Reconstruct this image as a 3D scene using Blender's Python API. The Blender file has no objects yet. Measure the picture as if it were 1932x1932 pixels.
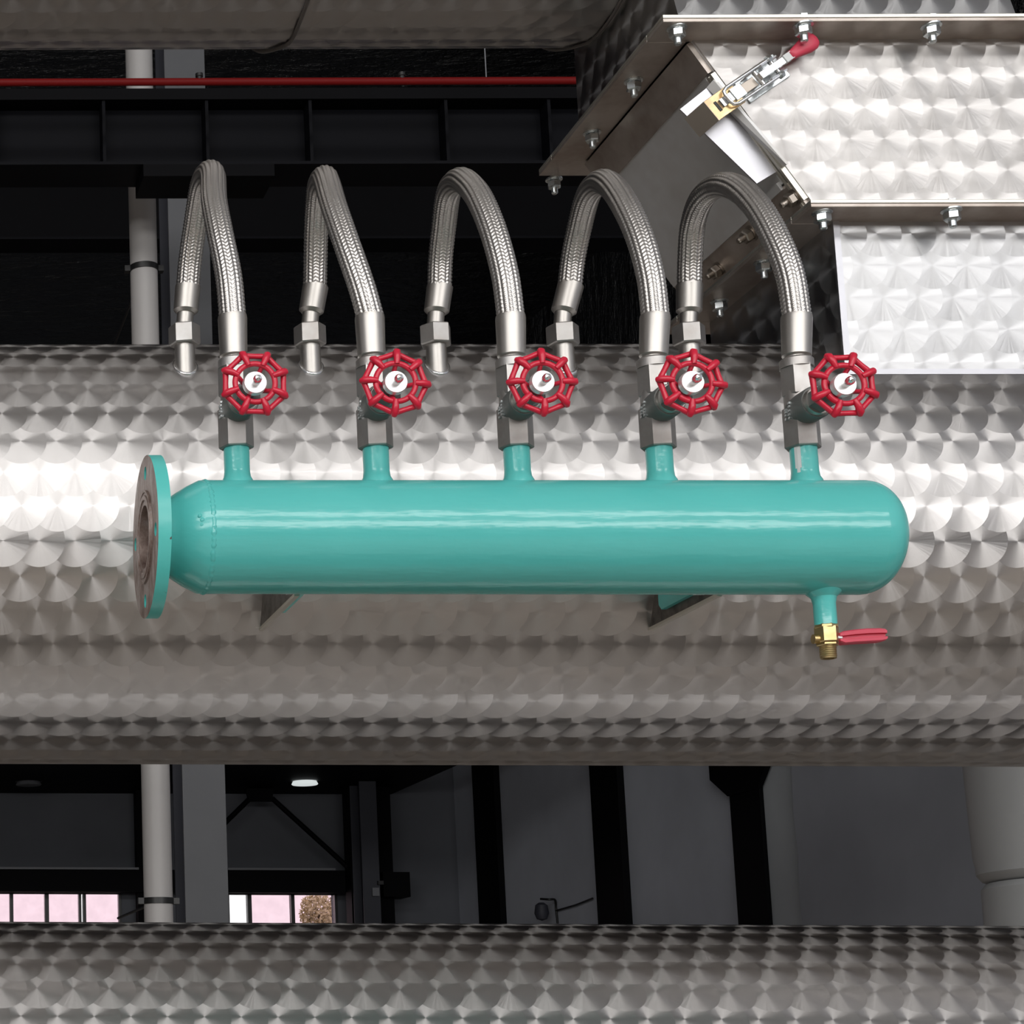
import bpy, bmesh, math, random
from mathutils import Vector, Matrix
random.seed(7)
scene = bpy.context.scene
COL = scene.collection

# ------------------------------------------------------------------ camera
IMG = 1932.0
F_PX = 3600.0
PPX, PPY = -350.0, 1380.0
EYE = 1.6
YAW, PITCH, ROLL = math.radians(1.0), math.radians(9.0), math.radians(0.3)
CAM_R = (Matrix.Rotation(YAW, 3, 'Z') @ Matrix.Rotation(math.radians(90) + PITCH, 3, 'X')
         @ Matrix.Rotation(ROLL, 3, 'Z'))
CAM_P = Vector((0, 0, EYE))
cam_data = bpy.data.cameras.new('camera')
cam_data.sensor_width = 36.0
cam_data.lens = F_PX / IMG * 36.0
cam_data.shift_x = (IMG / 2 - PPX) / IMG
cam_data.shift_y = (PPY - IMG / 2) / IMG
cam_data.clip_start = 0.05
cam_data.clip_end = 300
cam = bpy.data.objects.new('camera', cam_data)
COL.objects.link(cam)
cam.matrix_world = Matrix.Translation(CAM_P) @ CAM_R.to_4x4()
scene.camera = cam

# ------------------------------------------------------------------ light
SKY = 8.8
world = bpy.data.worlds.new('overcast_sky')
scene.world = world
world.use_nodes = True
bg = world.node_tree.nodes['Background']
bg.inputs[0].default_value = (1.0, 0.985, 0.97, 1)
bg.inputs[1].default_value = SKY
scene.view_settings.view_transform = 'Standard'
scene.view_settings.look = 'None'
scene.view_settings.gamma = 1
scene.view_settings.use_curve_mapping = False
scene.view_settings.exposure = 0.0

# the hall: x from HX0 to HX1, y from HY0 (front, behind the camera) to HY1
HX0, HX1, HY0, HY1, HZ = -13.0, 8.6, -8.0, 27.0, 10.4
STRIPS = [(3.5, 5.0), (7.5, 9.4)]     # two ribbon window openings in the front wall (z ranges)
for k, (z0, z1) in enumerate(STRIPS):
    ld = bpy.data.lights.new('ribbon_window_portal', 'AREA')
    ld.shape = 'RECTANGLE'
    ld.size = 21.0
    ld.size_y = z1 - z0
    ld.cycles.is_portal = True
    lo = bpy.data.objects.new('ribbon_window_portal', ld)
    COL.objects.link(lo)
    lo.location = ((HX0 + HX1) / 2, HY0 + 0.01, (z0 + z1) / 2)
    lo.rotation_euler = (math.radians(90), 0, 0)   # -Z of the light points to +Y


# ------------------------------------------------------------------ pixel helpers
def ray(px, py):
    d = CAM_R @ Vector(((px - PPX) / F_PX, -(py - PPY) / F_PX, -1.0))
    return d


def on_y(px, py, Y):
    d = ray(px, py)
    return CAM_P + d * (Y / d.y)


def on_plane(px, py, p, n):
    d = ray(px, py)
    return CAM_P + d * ((Vector(p) - CAM_P).dot(n) / d.dot(n))


def elev(px, py):
    d = ray(px, py)
    return math.atan2(d.z, d.y)


def vdepth(p):
    return -(CAM_R.transposed() @ (Vector(p) - CAM_P)).z


# ------------------------------------------------------------------ materials
def new_mat(name):
    m = bpy.data.materials.new(name)
    m.use_nodes = True
    nt = m.node_tree
    return m, nt, nt.nodes['Principled BSDF']


class NT:
    """tiny helper for math chains"""
    def __init__(s, nt):
        s.nt = nt

    def _in(s, sock, v):
        if isinstance(v, (int, float)):
            sock.default_value = v
        elif isinstance(v, (tuple, list)):
            sock.default_value = v
        else:
            s.nt.links.new(v, sock)

    def m(s, op, a, b=None, c=None):
        n = s.nt.nodes.new('ShaderNodeMath')
        n.operation = op
        for k, v in enumerate((a, b, c)):
            if v is not None:
                s._in(n.inputs[k], v)
        return n.outputs[0]

    def v(s, op, a, b=None, scale=None):
        n = s.nt.nodes.new('ShaderNodeVectorMath')
        n.operation = op
        s._in(n.inputs[0], a)
        if b is not None:
            s._in(n.inputs[1], b)
        if scale is not None:
            s._in(n.inputs['Scale'], scale)
        return n.outputs['Value'] if op in ('DOT_PRODUCT', 'LENGTH', 'DISTANCE') else n.outputs['Vector']

    def xyz(s, x, y, z):
        n = s.nt.nodes.new('ShaderNodeCombineXYZ')
        for k, v in enumerate((x, y, z)):
            s._in(n.inputs[k], v)
        return n.outputs[0]

    def noise(s, vec, scale, detail=2.0, rough=0.5):
        n = s.nt.nodes.new('ShaderNodeTexNoise')
        if vec is not None:
            s.nt.links.new(vec, n.inputs['Vector'])
        n.inputs['Scale'].default_value = scale
        n.inputs['Detail'].default_value = detail
        n.inputs['Roughness'].default_value = rough
        return n.outputs['Fac']

    def ramp(s, fac, stops):
        n = s.nt.nodes.new('ShaderNodeValToRGB')
        cr = n.color_ramp
        while len(cr.elements) < len(stops):
            cr.elements.new(0.5)
        for e, (p, c) in zip(cr.elements, stops):
            e.position = p
            e.color = (*c, 1) if len(c) == 3 else c
        s.nt.links.new(fac, n.inputs[0])
        return n.outputs[0]

    def mix(s, fac, a, b):
        n = s.nt.nodes.new('ShaderNodeMix')
        n.data_type = 'RGBA'
        s._in(n.inputs[0], fac)
        s._in(n.inputs[6], a)
        s._in(n.inputs[7], b)
        return n.outputs[2]

    def bump(s, h, dist, strength=1.0):
        n = s.nt.nodes.new('ShaderNodeBump')
        n.inputs['Distance'].default_value = dist
        n.inputs['Strength'].default_value = strength
        s.nt.links.new(h, n.inputs['Height'])
        return n.outputs[0]

    def obj(s):
        return s.nt.nodes.new('ShaderNodeTexCoord').outputs['Object']


def engine_turned(name, color, rough=0.42, aniso=0.47, pu=0.0385, pv=0.0378, r=0.0280,
                  tilt=0.02, wedge=0.22, fine=0.08, tail=0.52, dishing=2.6, smear=0.0):
    """overlapping circular brushed discs: upper rows lie on lower, left on right"""
    m, nt, p = new_mat(name)
    h = NT(nt)
    uvn = nt.nodes.new('ShaderNodeUVMap')
    uvn.uv_map = 'UVMap'
    sep = nt.nodes.new('ShaderNodeSeparateXYZ')
    nt.links.new(uvn.outputs[0], sep.inputs[0])
    u, v = sep.outputs[0], sep.outputs[1]
    # slight irregularity of the rows
    wob = h.noise(uvn.outputs[0], 3.0, 1.0)
    v = h.m('ADD', v, h.m('MULTIPLY', h.m('SUBTRACT', wob, 0.5), 0.002))

    def disc(row):
        dv = h.m('SUBTRACT', v, h.m('MULTIPLY', row, pv))
        c = h.m('SQRT', h.m('MAXIMUM', h.m('SUBTRACT', r * r, h.m('MULTIPLY', dv, dv)), 0.0))
        off = h.m('MULTIPLY', h.m('ADD', h.m('MULTIPLY', h.m('MODULO', h.m('ADD', row, 1000.0), 2.0), 0.5),
                                  h.m('MULTIPLY', h.m('SINE', h.m('MULTIPLY', row, 12.9)), 0.04)), pu)
        i = h.m('CEIL', h.m('DIVIDE', h.m('SUBTRACT', h.m('SUBTRACT', u, c), off), pu))
        ui = h.m('ADD', h.m('MULTIPLY', i, pu), off)
        du = h.m('SUBTRACT', u, ui)
        inside = h.m('LESS_THAN', h.m('ABSOLUTE', du), c)
        return du, dv, inside, i

    j0 = h.m('FLOOR', h.m('DIVIDE', h.m('ADD', v, r), pv))
    j1 = h.m('SUBTRACT', j0, 1.0)
    a, b = disc(j0), disc(j1)

    def sel(x, y):
        return h.m('ADD', h.m('MULTIPLY', x, a[2]), h.m('MULTIPLY', y, h.m('SUBTRACT', 1.0, a[2])))
    du, dv = sel(a[0], b[0]), sel(a[1], b[1])
    idx = h.xyz(sel(a[3], b[3]), sel(j0, j1), 0.0)
    wn = nt.nodes.new('ShaderNodeTexWhiteNoise')
    wn.noise_dimensions = '3D'
    nt.links.new(idx, wn.inputs['Vector'])
    # unit radial direction in the sheet
    L = h.m('MAXIMUM', h.m('SQRT', h.m('ADD', h.m('MULTIPLY', du, du), h.m('MULTIPLY', dv, dv))), 1e-5)
    cu, cv = h.m('DIVIDE', du, L), h.m('DIVIDE', dv, L)
    # radial chatter wedges: turn the brushing a little by angle
    ang = h.v('ADD', h.xyz(h.m('MULTIPLY', cu, 1.6), h.m('MULTIPLY', cv, 1.6), 0.0),
              h.v('SCALE', wn.outputs['Color'], scale=7.0))
    wd = h.m('MULTIPLY', h.m('SUBTRACT', h.noise(ang, 4.0, 2.0, 0.6), 0.5), wedge)
    # narrow radial streaks left by the grinding pad
    ang2 = h.v('ADD', h.xyz(cu, cv, 0.0), h.v('SCALE', wn.outputs['Color'], scale=31.0))
    streak = h.m('SUBTRACT', h.noise(ang2, 14.0, 2.0, 0.6), 0.5)
    tu = h.m('SUBTRACT', cu, h.m('MULTIPLY', cv, wd))
    tv = h.m('ADD', cv, h.m('MULTIPLY', cu, wd))
    tn = nt.nodes.new('ShaderNodeTangent')
    tn.direction_type = 'UV_MAP'
    tn.uv_map = 'UVMap'
    geo = nt.nodes.new('ShaderNodeNewGeometry')
    N = geo.outputs['Normal']
    B = h.v('CROSS_PRODUCT', N, tn.outputs[0])
    T = h.v('ADD', h.v('SCALE', tn.outputs[0], scale=tu), h.v('SCALE', B, scale=tv))
    # every disc sits at its own very slight tilt, dished towards its rim
    rnd = h.v('SCALE', h.v('SUBTRACT', wn.outputs['Color'], (0.5, 0.5, 0.5)), scale=tilt)
    dish = h.v('SCALE', h.v('ADD', h.v('SCALE', tn.outputs[0], scale=du), h.v('SCALE', B, scale=dv)), scale=-dishing)
    swirl = h.v('SCALE', h.v('SUBTRACT', h.v('SCALE', B, scale=cu), h.v('SCALE', tn.outputs[0], scale=cv)), scale=h.m('MULTIPLY', streak, fine))
    NN = h.v('NORMALIZE', h.v('ADD', h.v('ADD', h.v('ADD', N, rnd), dish), swirl))
    # fine circular scratches in roughness, patchy wear
    wear = h.noise(uvn.outputs[0], 6.0, 3.0)
    rr = h.m('ADD', h.m('ADD', h.m('MULTIPLY', h.m('SUBTRACT', wear, 0.5), 0.12), rough), h.m('MULTIPLY', streak, 0.16))
    if smear:
        sm = h.noise(h.v('MULTIPLY', uvn.outputs[0], (14.0, 30.0, 1.0)), 1.0, 4.0, 0.6)
        rr = h.m('ADD', rr, h.m('MULTIPLY', h.m('SUBTRACT', sm, 0.45), smear))
    nt.nodes.remove(p)
    lobes = []
    for dist in ('BECKMANN', 'GGX'):
        g = nt.nodes.new('ShaderNodeBsdfAnisotropic')
        g.distribution = dist
        g.inputs['Color'].default_value = (*color, 1)
        g.inputs['Anisotropy'].default_value = -aniso      # highlights drawn out along the radial direction
        nt.links.new(rr, g.inputs['Roughness'])
        nt.links.new(T, g.inputs['Tangent'])
        nt.links.new(NN, g.inputs['Normal'])
        lobes.append(g)
    mx = nt.nodes.new('ShaderNodeMixShader')
    mx.inputs[0].default_value = tail
    nt.links.new(lobes[0].outputs[0], mx.inputs[1])
    nt.links.new(lobes[1].outputs[0], mx.inputs[2])
    nt.links.new(mx.outputs[0], nt.nodes['Material Output'].inputs['Surface'])
    return m


def metal(name, color, rough, noise_amt=0.1, nscale=40.0, bump=0.0, color2=None, cscale=9.0, metallic=1.0):
    m, nt, p = new_mat(name)
    h = NT(nt)
    oc = h.obj()
    p.inputs['Metallic'].default_value = metallic
    p.inputs['Base Color'].default_value = (*color, 1)
    n = h.noise(oc, nscale, 4.0, 0.6)
    nt.links.new(h.m('ADD', rough, h.m('MULTIPLY', h.m('SUBTRACT', n, 0.5), noise_amt)), p.inputs['Roughness'])
    if color2:
        f = h.ramp(h.noise(oc, cscale, 4.0, 0.6), [(0.38, (0, 0, 0)), (0.66, (1, 1, 1))])
        nt.links.new(h.mix(f, (*color, 1), (*color2, 1)), p.inputs['Base Color'])
    if bump:
        nt.links.new(h.bump(n, bump), p.inputs['Normal'])
    return m


def paint(name, color, rough, var=0.0, vscale=3.0, bump=0.0, bscale=60.0, coat=0.0, spec=0.5):
    m, nt, p = new_mat(name)
    h = NT(nt)
    oc = h.obj()
    p.inputs['Roughness'].default_value = rough
    p.inputs['Specular IOR Level'].default_value = spec
    p.inputs['Coat Weight'].default_value = coat
    p.inputs['Coat Roughness'].default_value = 0.08
    if var:
        n = h.noise(oc, vscale, 4.0, 0.6)
        c0 = tuple(x * (1 - var) for x in color)
        c1 = tuple(min(1, x * (1 + var)) for x in color)
        nt.links.new(h.ramp(n, [(0.3, c0), (0.7, c1)]), p.inputs['Base Color'])
    else:
        p.inputs['Base Color'].default_value = (*color, 1)
    if bump:
        nt.links.new(h.bump(h.noise(oc, bscale, 3.0, 0.6), bump), p.inputs['Normal'])
    return m


M = {}
M['turned'] = engine_turned('engine_turned_steel', (0.51, 0.495, 0.487), rough=0.42)
M['turned_panel'] = engine_turned('engine_turned_sheet', (0.475, 0.475, 0.48), rough=0.40, dishing=1.4, smear=0.0)
M['turned_worn'] = engine_turned('engine_turned_worn_sheet', (0.53, 0.513, 0.50), rough=0.46, dishing=1.4, smear=0.35, wedge=0.5)
M['sheet'] = metal('plain_stainless_sheet', (0.62, 0.62, 0.62), 0.5, 0.2, 14.0, 0.0, (0.50, 0.48, 0.46), 7.0, 0.55)
M['flange'] = metal('flange_stainless', (0.50, 0.45, 0.41), 0.42, 0.2, 25.0, 0.0, (0.36, 0.30, 0.26), 16.0, 0.8)
M['edge'] = metal('bright_cut_edge', (0.72, 0.70, 0.63), 0.45, 0.15, 60.0)
M['dark_plate'] = metal('dark_streaked_plate', (0.16, 0.15, 0.14), 0.35, 0.2, 60.0, 0.0, (0.07, 0.065, 0.06), 60.0)
M['bright'] = metal('bright_stainless', (0.48, 0.48, 0.51), 0.42, 0.12, 18.0)
M['fitting'] = metal('machined_steel', (0.46, 0.44, 0.415), 0.40, 0.12, 50.0)
M['valve'] = metal('cast_valve_steel', (0.44, 0.43, 0.42), 0.48, 0.15, 90.0, 0.0002, (0.38, 0.355, 0.335), 30.0)
M['bonnet'] = metal('dark_bonnet_steel', (0.16, 0.165, 0.16), 0.5, 0.12, 60.0, 0.0, None, 9.0, 0.5)
M['chrome'] = metal('polished_zinc', (0.82, 0.83, 0.84), 0.2, 0.08, 60.0)
M['washer'] = metal('bright_washer', (0.86, 0.86, 0.87), 0.42, 0.08, 60.0, 0.0, None, 9.0, 0.7)
M['zinc'] = metal('zinc_plated_bolt', (0.66, 0.70, 0.71), 0.28, 0.12, 80.0)
M['rusty_bolt'] = metal('tarnished_bolt', (0.36, 0.32, 0.28), 0.4, 0.15, 80.0)
M['yellow_zinc'] = metal('yellow_zinc', (0.80, 0.60, 0.33), 0.3, 0.12, 40.0, 0.0, (0.50, 0.33, 0.20), 45.0)
M['brass'] = metal('brass', (0.60, 0.49, 0.27), 0.36, 0.12, 70.0, 0.0, (0.48, 0.36, 0.17), 50.0)
M['braid'] = metal('steel_braid', (0.52, 0.50, 0.48), 0.36, 0.1, 200.0)
M['red'] = paint('red_enamel', (0.55, 0.012, 0.04), 0.30, 0.06, 60.0, 0.0002, 90.0)
M['red_grip'] = paint('red_vinyl_grip', (0.56, 0.045, 0.085), 0.45, 0.05, 40.0)
M['red_pipe'] = paint('red_pipe_paint', (0.13, 0.0015, 0.0015), 0.6, spec=0.2)
M['charcoal'] = paint('charcoal_wall_paint', (0.11, 0.117, 0.135), 0.7, 0.10, 0.8)
M['wall_grey'] = paint('slate_wall_paint', (0.56, 0.59, 0.66), 0.75, 0.12, 0.5)
M['wall_slate'] = paint('dark_slate_sheet', (0.37, 0.385, 0.43), 0.7, 0.10, 0.7)
M['wall_lining'] = paint('pale_slate_lining', (0.52, 0.55, 0.58), 0.7, 0.08, 0.9)
M['black_steel'] = paint('black_steel_paint', (0.0030, 0.0030, 0.0038), 0.6, 0.1, 2.0, spec=0.06)
M['beam'] = paint('blue_black_beam_paint', (0.0022, 0.0024, 0.0040), 0.6, 0.15, 2.0, spec=0.1)
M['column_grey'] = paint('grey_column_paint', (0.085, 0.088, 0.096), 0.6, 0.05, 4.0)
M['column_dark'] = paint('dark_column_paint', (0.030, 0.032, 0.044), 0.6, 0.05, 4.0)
M['pvc'] = paint('grey_pvc', (0.36, 0.348, 0.342), 0.45, 0.03, 5.0)
M['duct'] = paint('pale_grey_duct_wrap', (0.40, 0.41, 0.415), 0.5, 0.06, 3.0)
M['pale_grey'] = paint('pale_grey_paint', (0.16, 0.165, 0.18), 0.5)
M['black'] = paint('black_plastic', (0.008, 0.008, 0.008), 0.4)
M['cable'] = paint('grey_cable', (0.09, 0.08, 0.075), 0.5)
M['lamp_shade'] = paint('white_lamp_disc', (0.6, 0.62, 0.62), 0.5)
M['facade'] = paint('pale_facade_panel', (0.22, 0.215, 0.21), 0.7, 0.06, 0.5)
M['floor'] = paint('warm_concrete_floor', (0.56, 0.49, 0.42), 0.6, 0.12, 0.7)
M['deck'] = paint('grey_roof_deck', (0.34, 0.335, 0.33), 0.6, 0.06, 0.6)
M['mat'] = paint('added_dark_mat', (0.018, 0.017, 0.017), 0.8)
M['ground'] = paint('outdoor_paving', (0.25, 0.24, 0.23), 0.85, 0.1, 0.3)
M['bark'] = paint('bark', (0.12, 0.09, 0.06), 0.9)
M['leaf'] = paint('olive_leaf', (0.62, 0.54, 0.34), 0.7, 0.15, 2.0)


def teal_mat():
    m, nt, p = new_mat('teal_enamel')
    h = NT(nt)
    oc = h.obj()
    n = h.noise(oc, 7.0, 3.0)
    col = h.ramp(n, [(0.3, (0.085, 0.46, 0.435)), (0.7, (0.098, 0.495, 0.47))])
    nt.links.new(col, p.inputs['Base Color'])
    p.inputs['Roughness'].default_value = 0.2
    p.inputs['Specular IOR Level'].default_value = 0.55
    st = h.noise(h.v('MULTIPLY', oc, (10.0, 60.0, 60.0)), 1.0, 3.0, 0.6)
    st2 = h.noise(oc, 60.0, 3.0, 0.5)
    nt.links.new(h.bump(h.m('ADD', st, h.m('MULTIPLY', st2, 0.6)), 0.00055), p.inputs['Normal'])
    return m


def chipped_teal():
    """teal enamel with chips down to brown steel and a bare patch at the seal face"""
    m, nt, p = new_mat('chipped_teal_enamel')
    h = NT(nt)
    oc = h.obj()
    n = h.noise(oc, 55.0, 3.0, 0.55)
    chip = h.ramp(n, [(0.70, (0, 0, 0)), (0.715, (1, 1, 1))])
    nt.links.new(h.mix(chip, (0.085, 0.49, 0.455, 1), (0.10, 0.075, 0.065, 1)), p.inputs['Base Color'])
    p.inputs['Roughness'].default_value = 0.33
    nt.links.new(h.bump(h.noise(oc, 40.0, 3.0), 0.0006), p.inputs['Normal'])
    return m


def rust_face():
    m, nt, p = new_mat('tarnished_flange_face')
    h = NT(nt)
    oc = h.obj()
    n = h.noise(h.v('MULTIPLY', oc, (1.0, 1.0, 0.6)), 48.0, 6.0, 0.7)
    col = h.ramp(n, [(0.32, (0.10, 0.06, 0.05)), (0.5, (0.25, 0.19, 0.165)), (0.68, (0.42, 0.39, 0.38))])
    nt.links.new(col, p.inputs['Base Color'])
    p.inputs['Metallic'].default_value = 0.45
    p.inputs['Roughness'].default_value = 0.5
    nt.links.new(h.bump(n, 0.001), p.inputs['Normal'])
    return m


def foil():
    m, nt, p = new_mat('black_foil_lining')
    h = NT(nt)
    oc = h.obj()
    n = h.noise(h.v('MULTIPLY', oc, (1.2, 3.0, 1.0)), 1.6, 6.0, 0.65)
    p.inputs['Base Color'].default_value = (0.006, 0.0065, 0.008, 1)
    p.inputs['Roughness'].default_value = 0.25
    p.inputs['Specular IOR Level'].default_value = 0.4
    nt.links.new(h.bump(n, 0.25), p.inputs['Normal'])
    return m


def pane(name, color, grain=0.0):
    m, nt, p = new_mat(name)
    nt.nodes.remove(p)
    out = nt.nodes['Material Output']
    h = NT(nt)
    tr = nt.nodes.new('ShaderNodeBsdfTransparent')
    gl = nt.nodes.new('ShaderNodeBsdfGlossy')
    gl.inputs['Roughness'].default_value = 0.05
    gl.inputs['Color'].default_value = (0.3, 0.3, 0.3, 1)
    mx = nt.nodes.new('ShaderNodeMixShader')
    mx.inputs[0].default_value = 0.04
    if grain:
        n = h.noise(h.obj(), 6.0, 4.0, 0.6)
        c0 = tuple(c * (1 - grain) for c in color)
        nt.links.new(h.ramp(n, [(0.35, c0), (0.65, color)]), tr.inputs['Color'])
    else:
        tr.inputs['Color'].default_value = (*color, 1)
    nt.links.new(tr.outputs[0], mx.inputs[1])
    nt.links.new(gl.outputs[0], mx.inputs[2])
    nt.links.new(mx.outputs[0], out.inputs['Surface'])
    return m


def lit(name, color, strength):
    m, nt, p = new_mat(name)
    p.inputs['Base Color'].default_value = (*color, 1)
    p.inputs['Emission Color'].default_value = (*color, 1)
    p.inputs['Emission Strength'].default_value = strength
    return m


M['lit_lamp'] = lit('lit_lamp_diffuser', (0.80, 0.86, 0.86), 0.75)
M['teal'] = teal_mat()
M['teal_chip'] = chipped_teal()
M['rust'] = rust_face()
M['foil'] = foil()
M['pane_pink'] = pane('pink_film_pane', (0.355, 0.312, 0.332), 0.05)
M['pane_white'] = pane('clear_pane', (0.36, 0.36, 0.365))


# ------------------------------------------------------------------ mesh helpers
class MB:
    def __init__(s):
        s.v, s.f, s.sm, s.uv = [], [], [], None

    def add(s, verts, faces, smooth=False):
        o = len(s.v)
        s.v += [Vector(p) for p in verts]
        s.f += [tuple(i + o for i in f) for f in faces]
        s.sm += [smooth] * len(faces)
        return s

    def box(s, x0, x1, y0, y1, z0, z1):
        v = [(x, y, z) for z in (z0, z1) for y in (y0, y1) for x in (x0, x1)]
        return s.add(v, [(0, 2, 3, 1), (4, 5, 7, 6), (0, 1, 5, 4), (2, 6, 7, 3), (0, 4, 6, 2), (1, 3, 7, 5)])

    def obox(s, o, ax, ay, az, r0, r1, r2):
        """box in a local frame: o + a*ax + b*ay + c*az, ranges r0 r1 r2"""
        o, ax, ay, az = Vector(o), Vector(ax), Vector(ay), Vector(az)
        v = [o + ax * x + ay * y + az * z for z in r2 for y in r1 for x in r0]
        f = [(0, 2, 3, 1), (4, 5, 7, 6), (0, 1, 5, 4), (2, 6, 7, 3), (0, 4, 6, 2), (1, 3, 7, 5)]
        if ax.cross(ay).dot(az) < 0:
            f = [tuple(reversed(q)) for q in f]
        return s.add(v, f)

    def slab(s, pts, thick):
        """flat polygon extruded by vector thick"""
        pts = [Vector(p) for p in pts]
        t = Vector(thick)
        n = len(pts)
        nrm = (pts[1] - pts[0]).cross(pts[2] - pts[0])
        if nrm.dot(t) > 0:
            pts = pts[::-1]
        v = pts + [p + t for p in pts]
        f = [tuple(range(n)), tuple(range(2 * n - 1, n - 1, -1))]
        for i in range(n):
            j = (i + 1) % n
            f.append((i, i + n, j + n, j))
        return s.add(v, f)

    def lathe(s, o, axis, prof, seg=32, smooth=True, ref=None, caps=True, phase=0.0):
        """profile list of (distance along axis, radius); sharp where repeated"""
        o, axis = Vector(o), Vector(axis).normalized()
        ref = Vector(ref) if ref else (Vector((0, 0, 1)) if abs(axis.z) < 0.9 else Vector((1, 0, 0)))
        e1 = (ref - axis * ref.dot(axis)).normalized()
        e2 = axis.cross(e1)
        # split the profile where it turns sharply so that edges stay crisp
        pr2 = [prof[0]]
        for q in prof[1:]:
            if q != pr2[-1]:
                pr2.append(q)
        runs, cur = [], [pr2[0]]
        for k in range(1, len(pr2)):
            cur.append(pr2[k])
            if k < len(pr2) - 1:
                d0 = Vector((pr2[k][0] - pr2[k - 1][0], pr2[k][1] - pr2[k - 1][1]))
                d1 = Vector((pr2[k + 1][0] - pr2[k][0], pr2[k + 1][1] - pr2[k][1]))
                if d0.angle(d1) > math.radians(32):
                    runs.append(cur)
                    cur = [pr2[k]]
        runs.append(cur)

        def ring_pts(t, r):
            return [o + axis * t + (e1 * math.cos(2 * math.pi * k / seg + phase) + e2 * math.sin(2 * math.pi * k / seg + phase)) * r
                    for k in range(seg)]
        for run in runs:
            V, Fc = [], []
            for (t, r) in run:
                V += ring_pts(t, r)
            for i in range(len(run) - 1):
                for k in range(seg):
                    k2 = (k + 1) % seg
                    Fc.append((i * seg + k, i * seg + k2, (i + 1) * seg + k2, (i + 1) * seg + k))
            s.add(V, Fc, smooth)
        if caps:
            if pr2[0][1] > 1e-6:
                s.add(ring_pts(*pr2[0]), [tuple(range(seg - 1, -1, -1))])
            if pr2[-1][1] > 1e-6:
                s.add(ring_pts(*pr2[-1]), [tuple(range(seg))])
        return s

    def cyl(s, p0, p1, r, seg=24, smooth=True, r1=None, phase=0.0, ref=None):
        p0, p1 = Vector(p0), Vector(p1)
        return s.lathe(p0, p1 - p0, [(0, r), ((p1 - p0).length, r if r1 is None else r1)], seg, smooth, ref, True, phase)

    def hexa(s, p0, p1, across, ref=(0, 1, 0), chamfer=0.0, phase=0.0):
        """hexagonal prism, across flats, a flat facing ref when phase = 30 deg"""
        p0, p1 = Vector(p0), Vector(p1)
        R = across / math.sqrt(3)
        L = (p1 - p0).length
        if chamfer:
            pr = [(0, R - chamfer), (chamfer, R), (L - chamfer, R), (L, R - chamfer)]
        else:
            pr = [(0, R), (L, R)]
        return s.lathe(p0, p1 - p0, pr, 6, False, ref, True, phase)

    def tube(s, pts, rad, seg=12, smooth=True, closed=False, caps=True, ref=None):
        pts = [Vector(p) for p in pts]
        n = len(pts)
        rads = rad if isinstance(rad, (list, tuple)) else [rad] * n
        e = None
        V, Fc, rings = [], [], []
        for i, p in enumerate(pts):
            if closed:
                t = (pts[(i + 1) % n] - pts[i - 1]).normalized()
            else:
                t = (pts[min(i + 1, n - 1)] - pts[max(i - 1, 0)]).normalized()
            if e is None:
                r0 = Vector(ref) if ref else (Vector((0, 0, 1)) if abs(t.z) < 0.9 else Vector((1, 0, 0)))
                e = (r0 - t * r0.dot(t)).normalized()
            else:
                e = (e - t * e.dot(t)).normalized()
            b = t.cross(e)
            rings.append([len(V) + k for k in range(seg)])
            for k in range(seg):
                a = 2 * math.pi * k / seg
                V.append(p + (e * math.cos(a) + b * math.sin(a)) * rads[i])
        m = n if closed else n - 1
        for i in range(m):
            A, Bn = rings[i], rings[(i + 1) % n]
            for k in range(seg):
                k2 = (k + 1) % seg
                Fc.append((A[k], A[k2], Bn[k2], Bn[k]))
        s.add(V, Fc, smooth)
        if caps and not closed:
            s.add([V[i] for i in rings[0]], [tuple(range(seg - 1, -1, -1))])
            s.add([V[i] for i in rings[-1]], [tuple(range(seg))])
        return s

    def build(s, name, mat, parent=None, bevel=0.0, uv=False, uvfun=None, kind=None, auto=None):
        me = bpy.data.meshes.new(name)
        me.from_pydata([tuple(p) for p in s.v], [], s.f)
        me.validate()
        if len(me.polygons) == len(s.sm):
            me.polygons.foreach_set('use_smooth', s.sm)
        if uv or uvfun:
            lay = me.uv_layers.new(name='UVMap')
            for poly in me.polygons:
                n = poly.normal
                if uvfun is None:
                    up = Vector((0, 0, 1)) if abs(n.z) < 0.95 else Vector((0, 1, 0))
                    U = up.cross(n).normalized()
                    Vv = n.cross(U)
                for li in poly.loop_indices:
                    co = me.vertices[me.loops[li].vertex_index].co
                    lay.data[li].uv = uvfun(co, poly) if uvfun else (co.dot(U), co.dot(Vv))
        me.materials.append(M[mat] if isinstance(mat, str) else mat)
        ob = bpy.data.objects.new(name, me)
        COL.objects.link(ob)
        if parent:
            ob.parent = parent
            # parents are Empties at their base: keep world coordinates
            ob.matrix_parent_inverse = parent.matrix_world.inverted() if parent.type == 'EMPTY' else Matrix()
        if bevel:
            bv = ob.modifiers.new('bevel', 'BEVEL')
            bv.width = bevel
            bv.segments = 2
            bv.limit_method = 'ANGLE'
            bv.angle_limit = math.radians(40)
        if kind:
            ob['kind'] = kind
        return ob


def tag(o, label, cat, group=None):
    o['label'] = label
    o['category'] = cat
    if group:
        o['group'] = group
    return o


def thing(name, label, cat, loc, group=None):
    o = bpy.data.objects.new(name, None)
    COL.objects.link(o)
    o.empty_display_size = 0.05
    o.location = loc
    o.matrix_world = Matrix.Translation(Vector(loc))
    return tag(o, label, cat, group)


def struct(name, mb, mat, **kw):
    return mb.build(name, mat, kind='structure', **kw)


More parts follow.
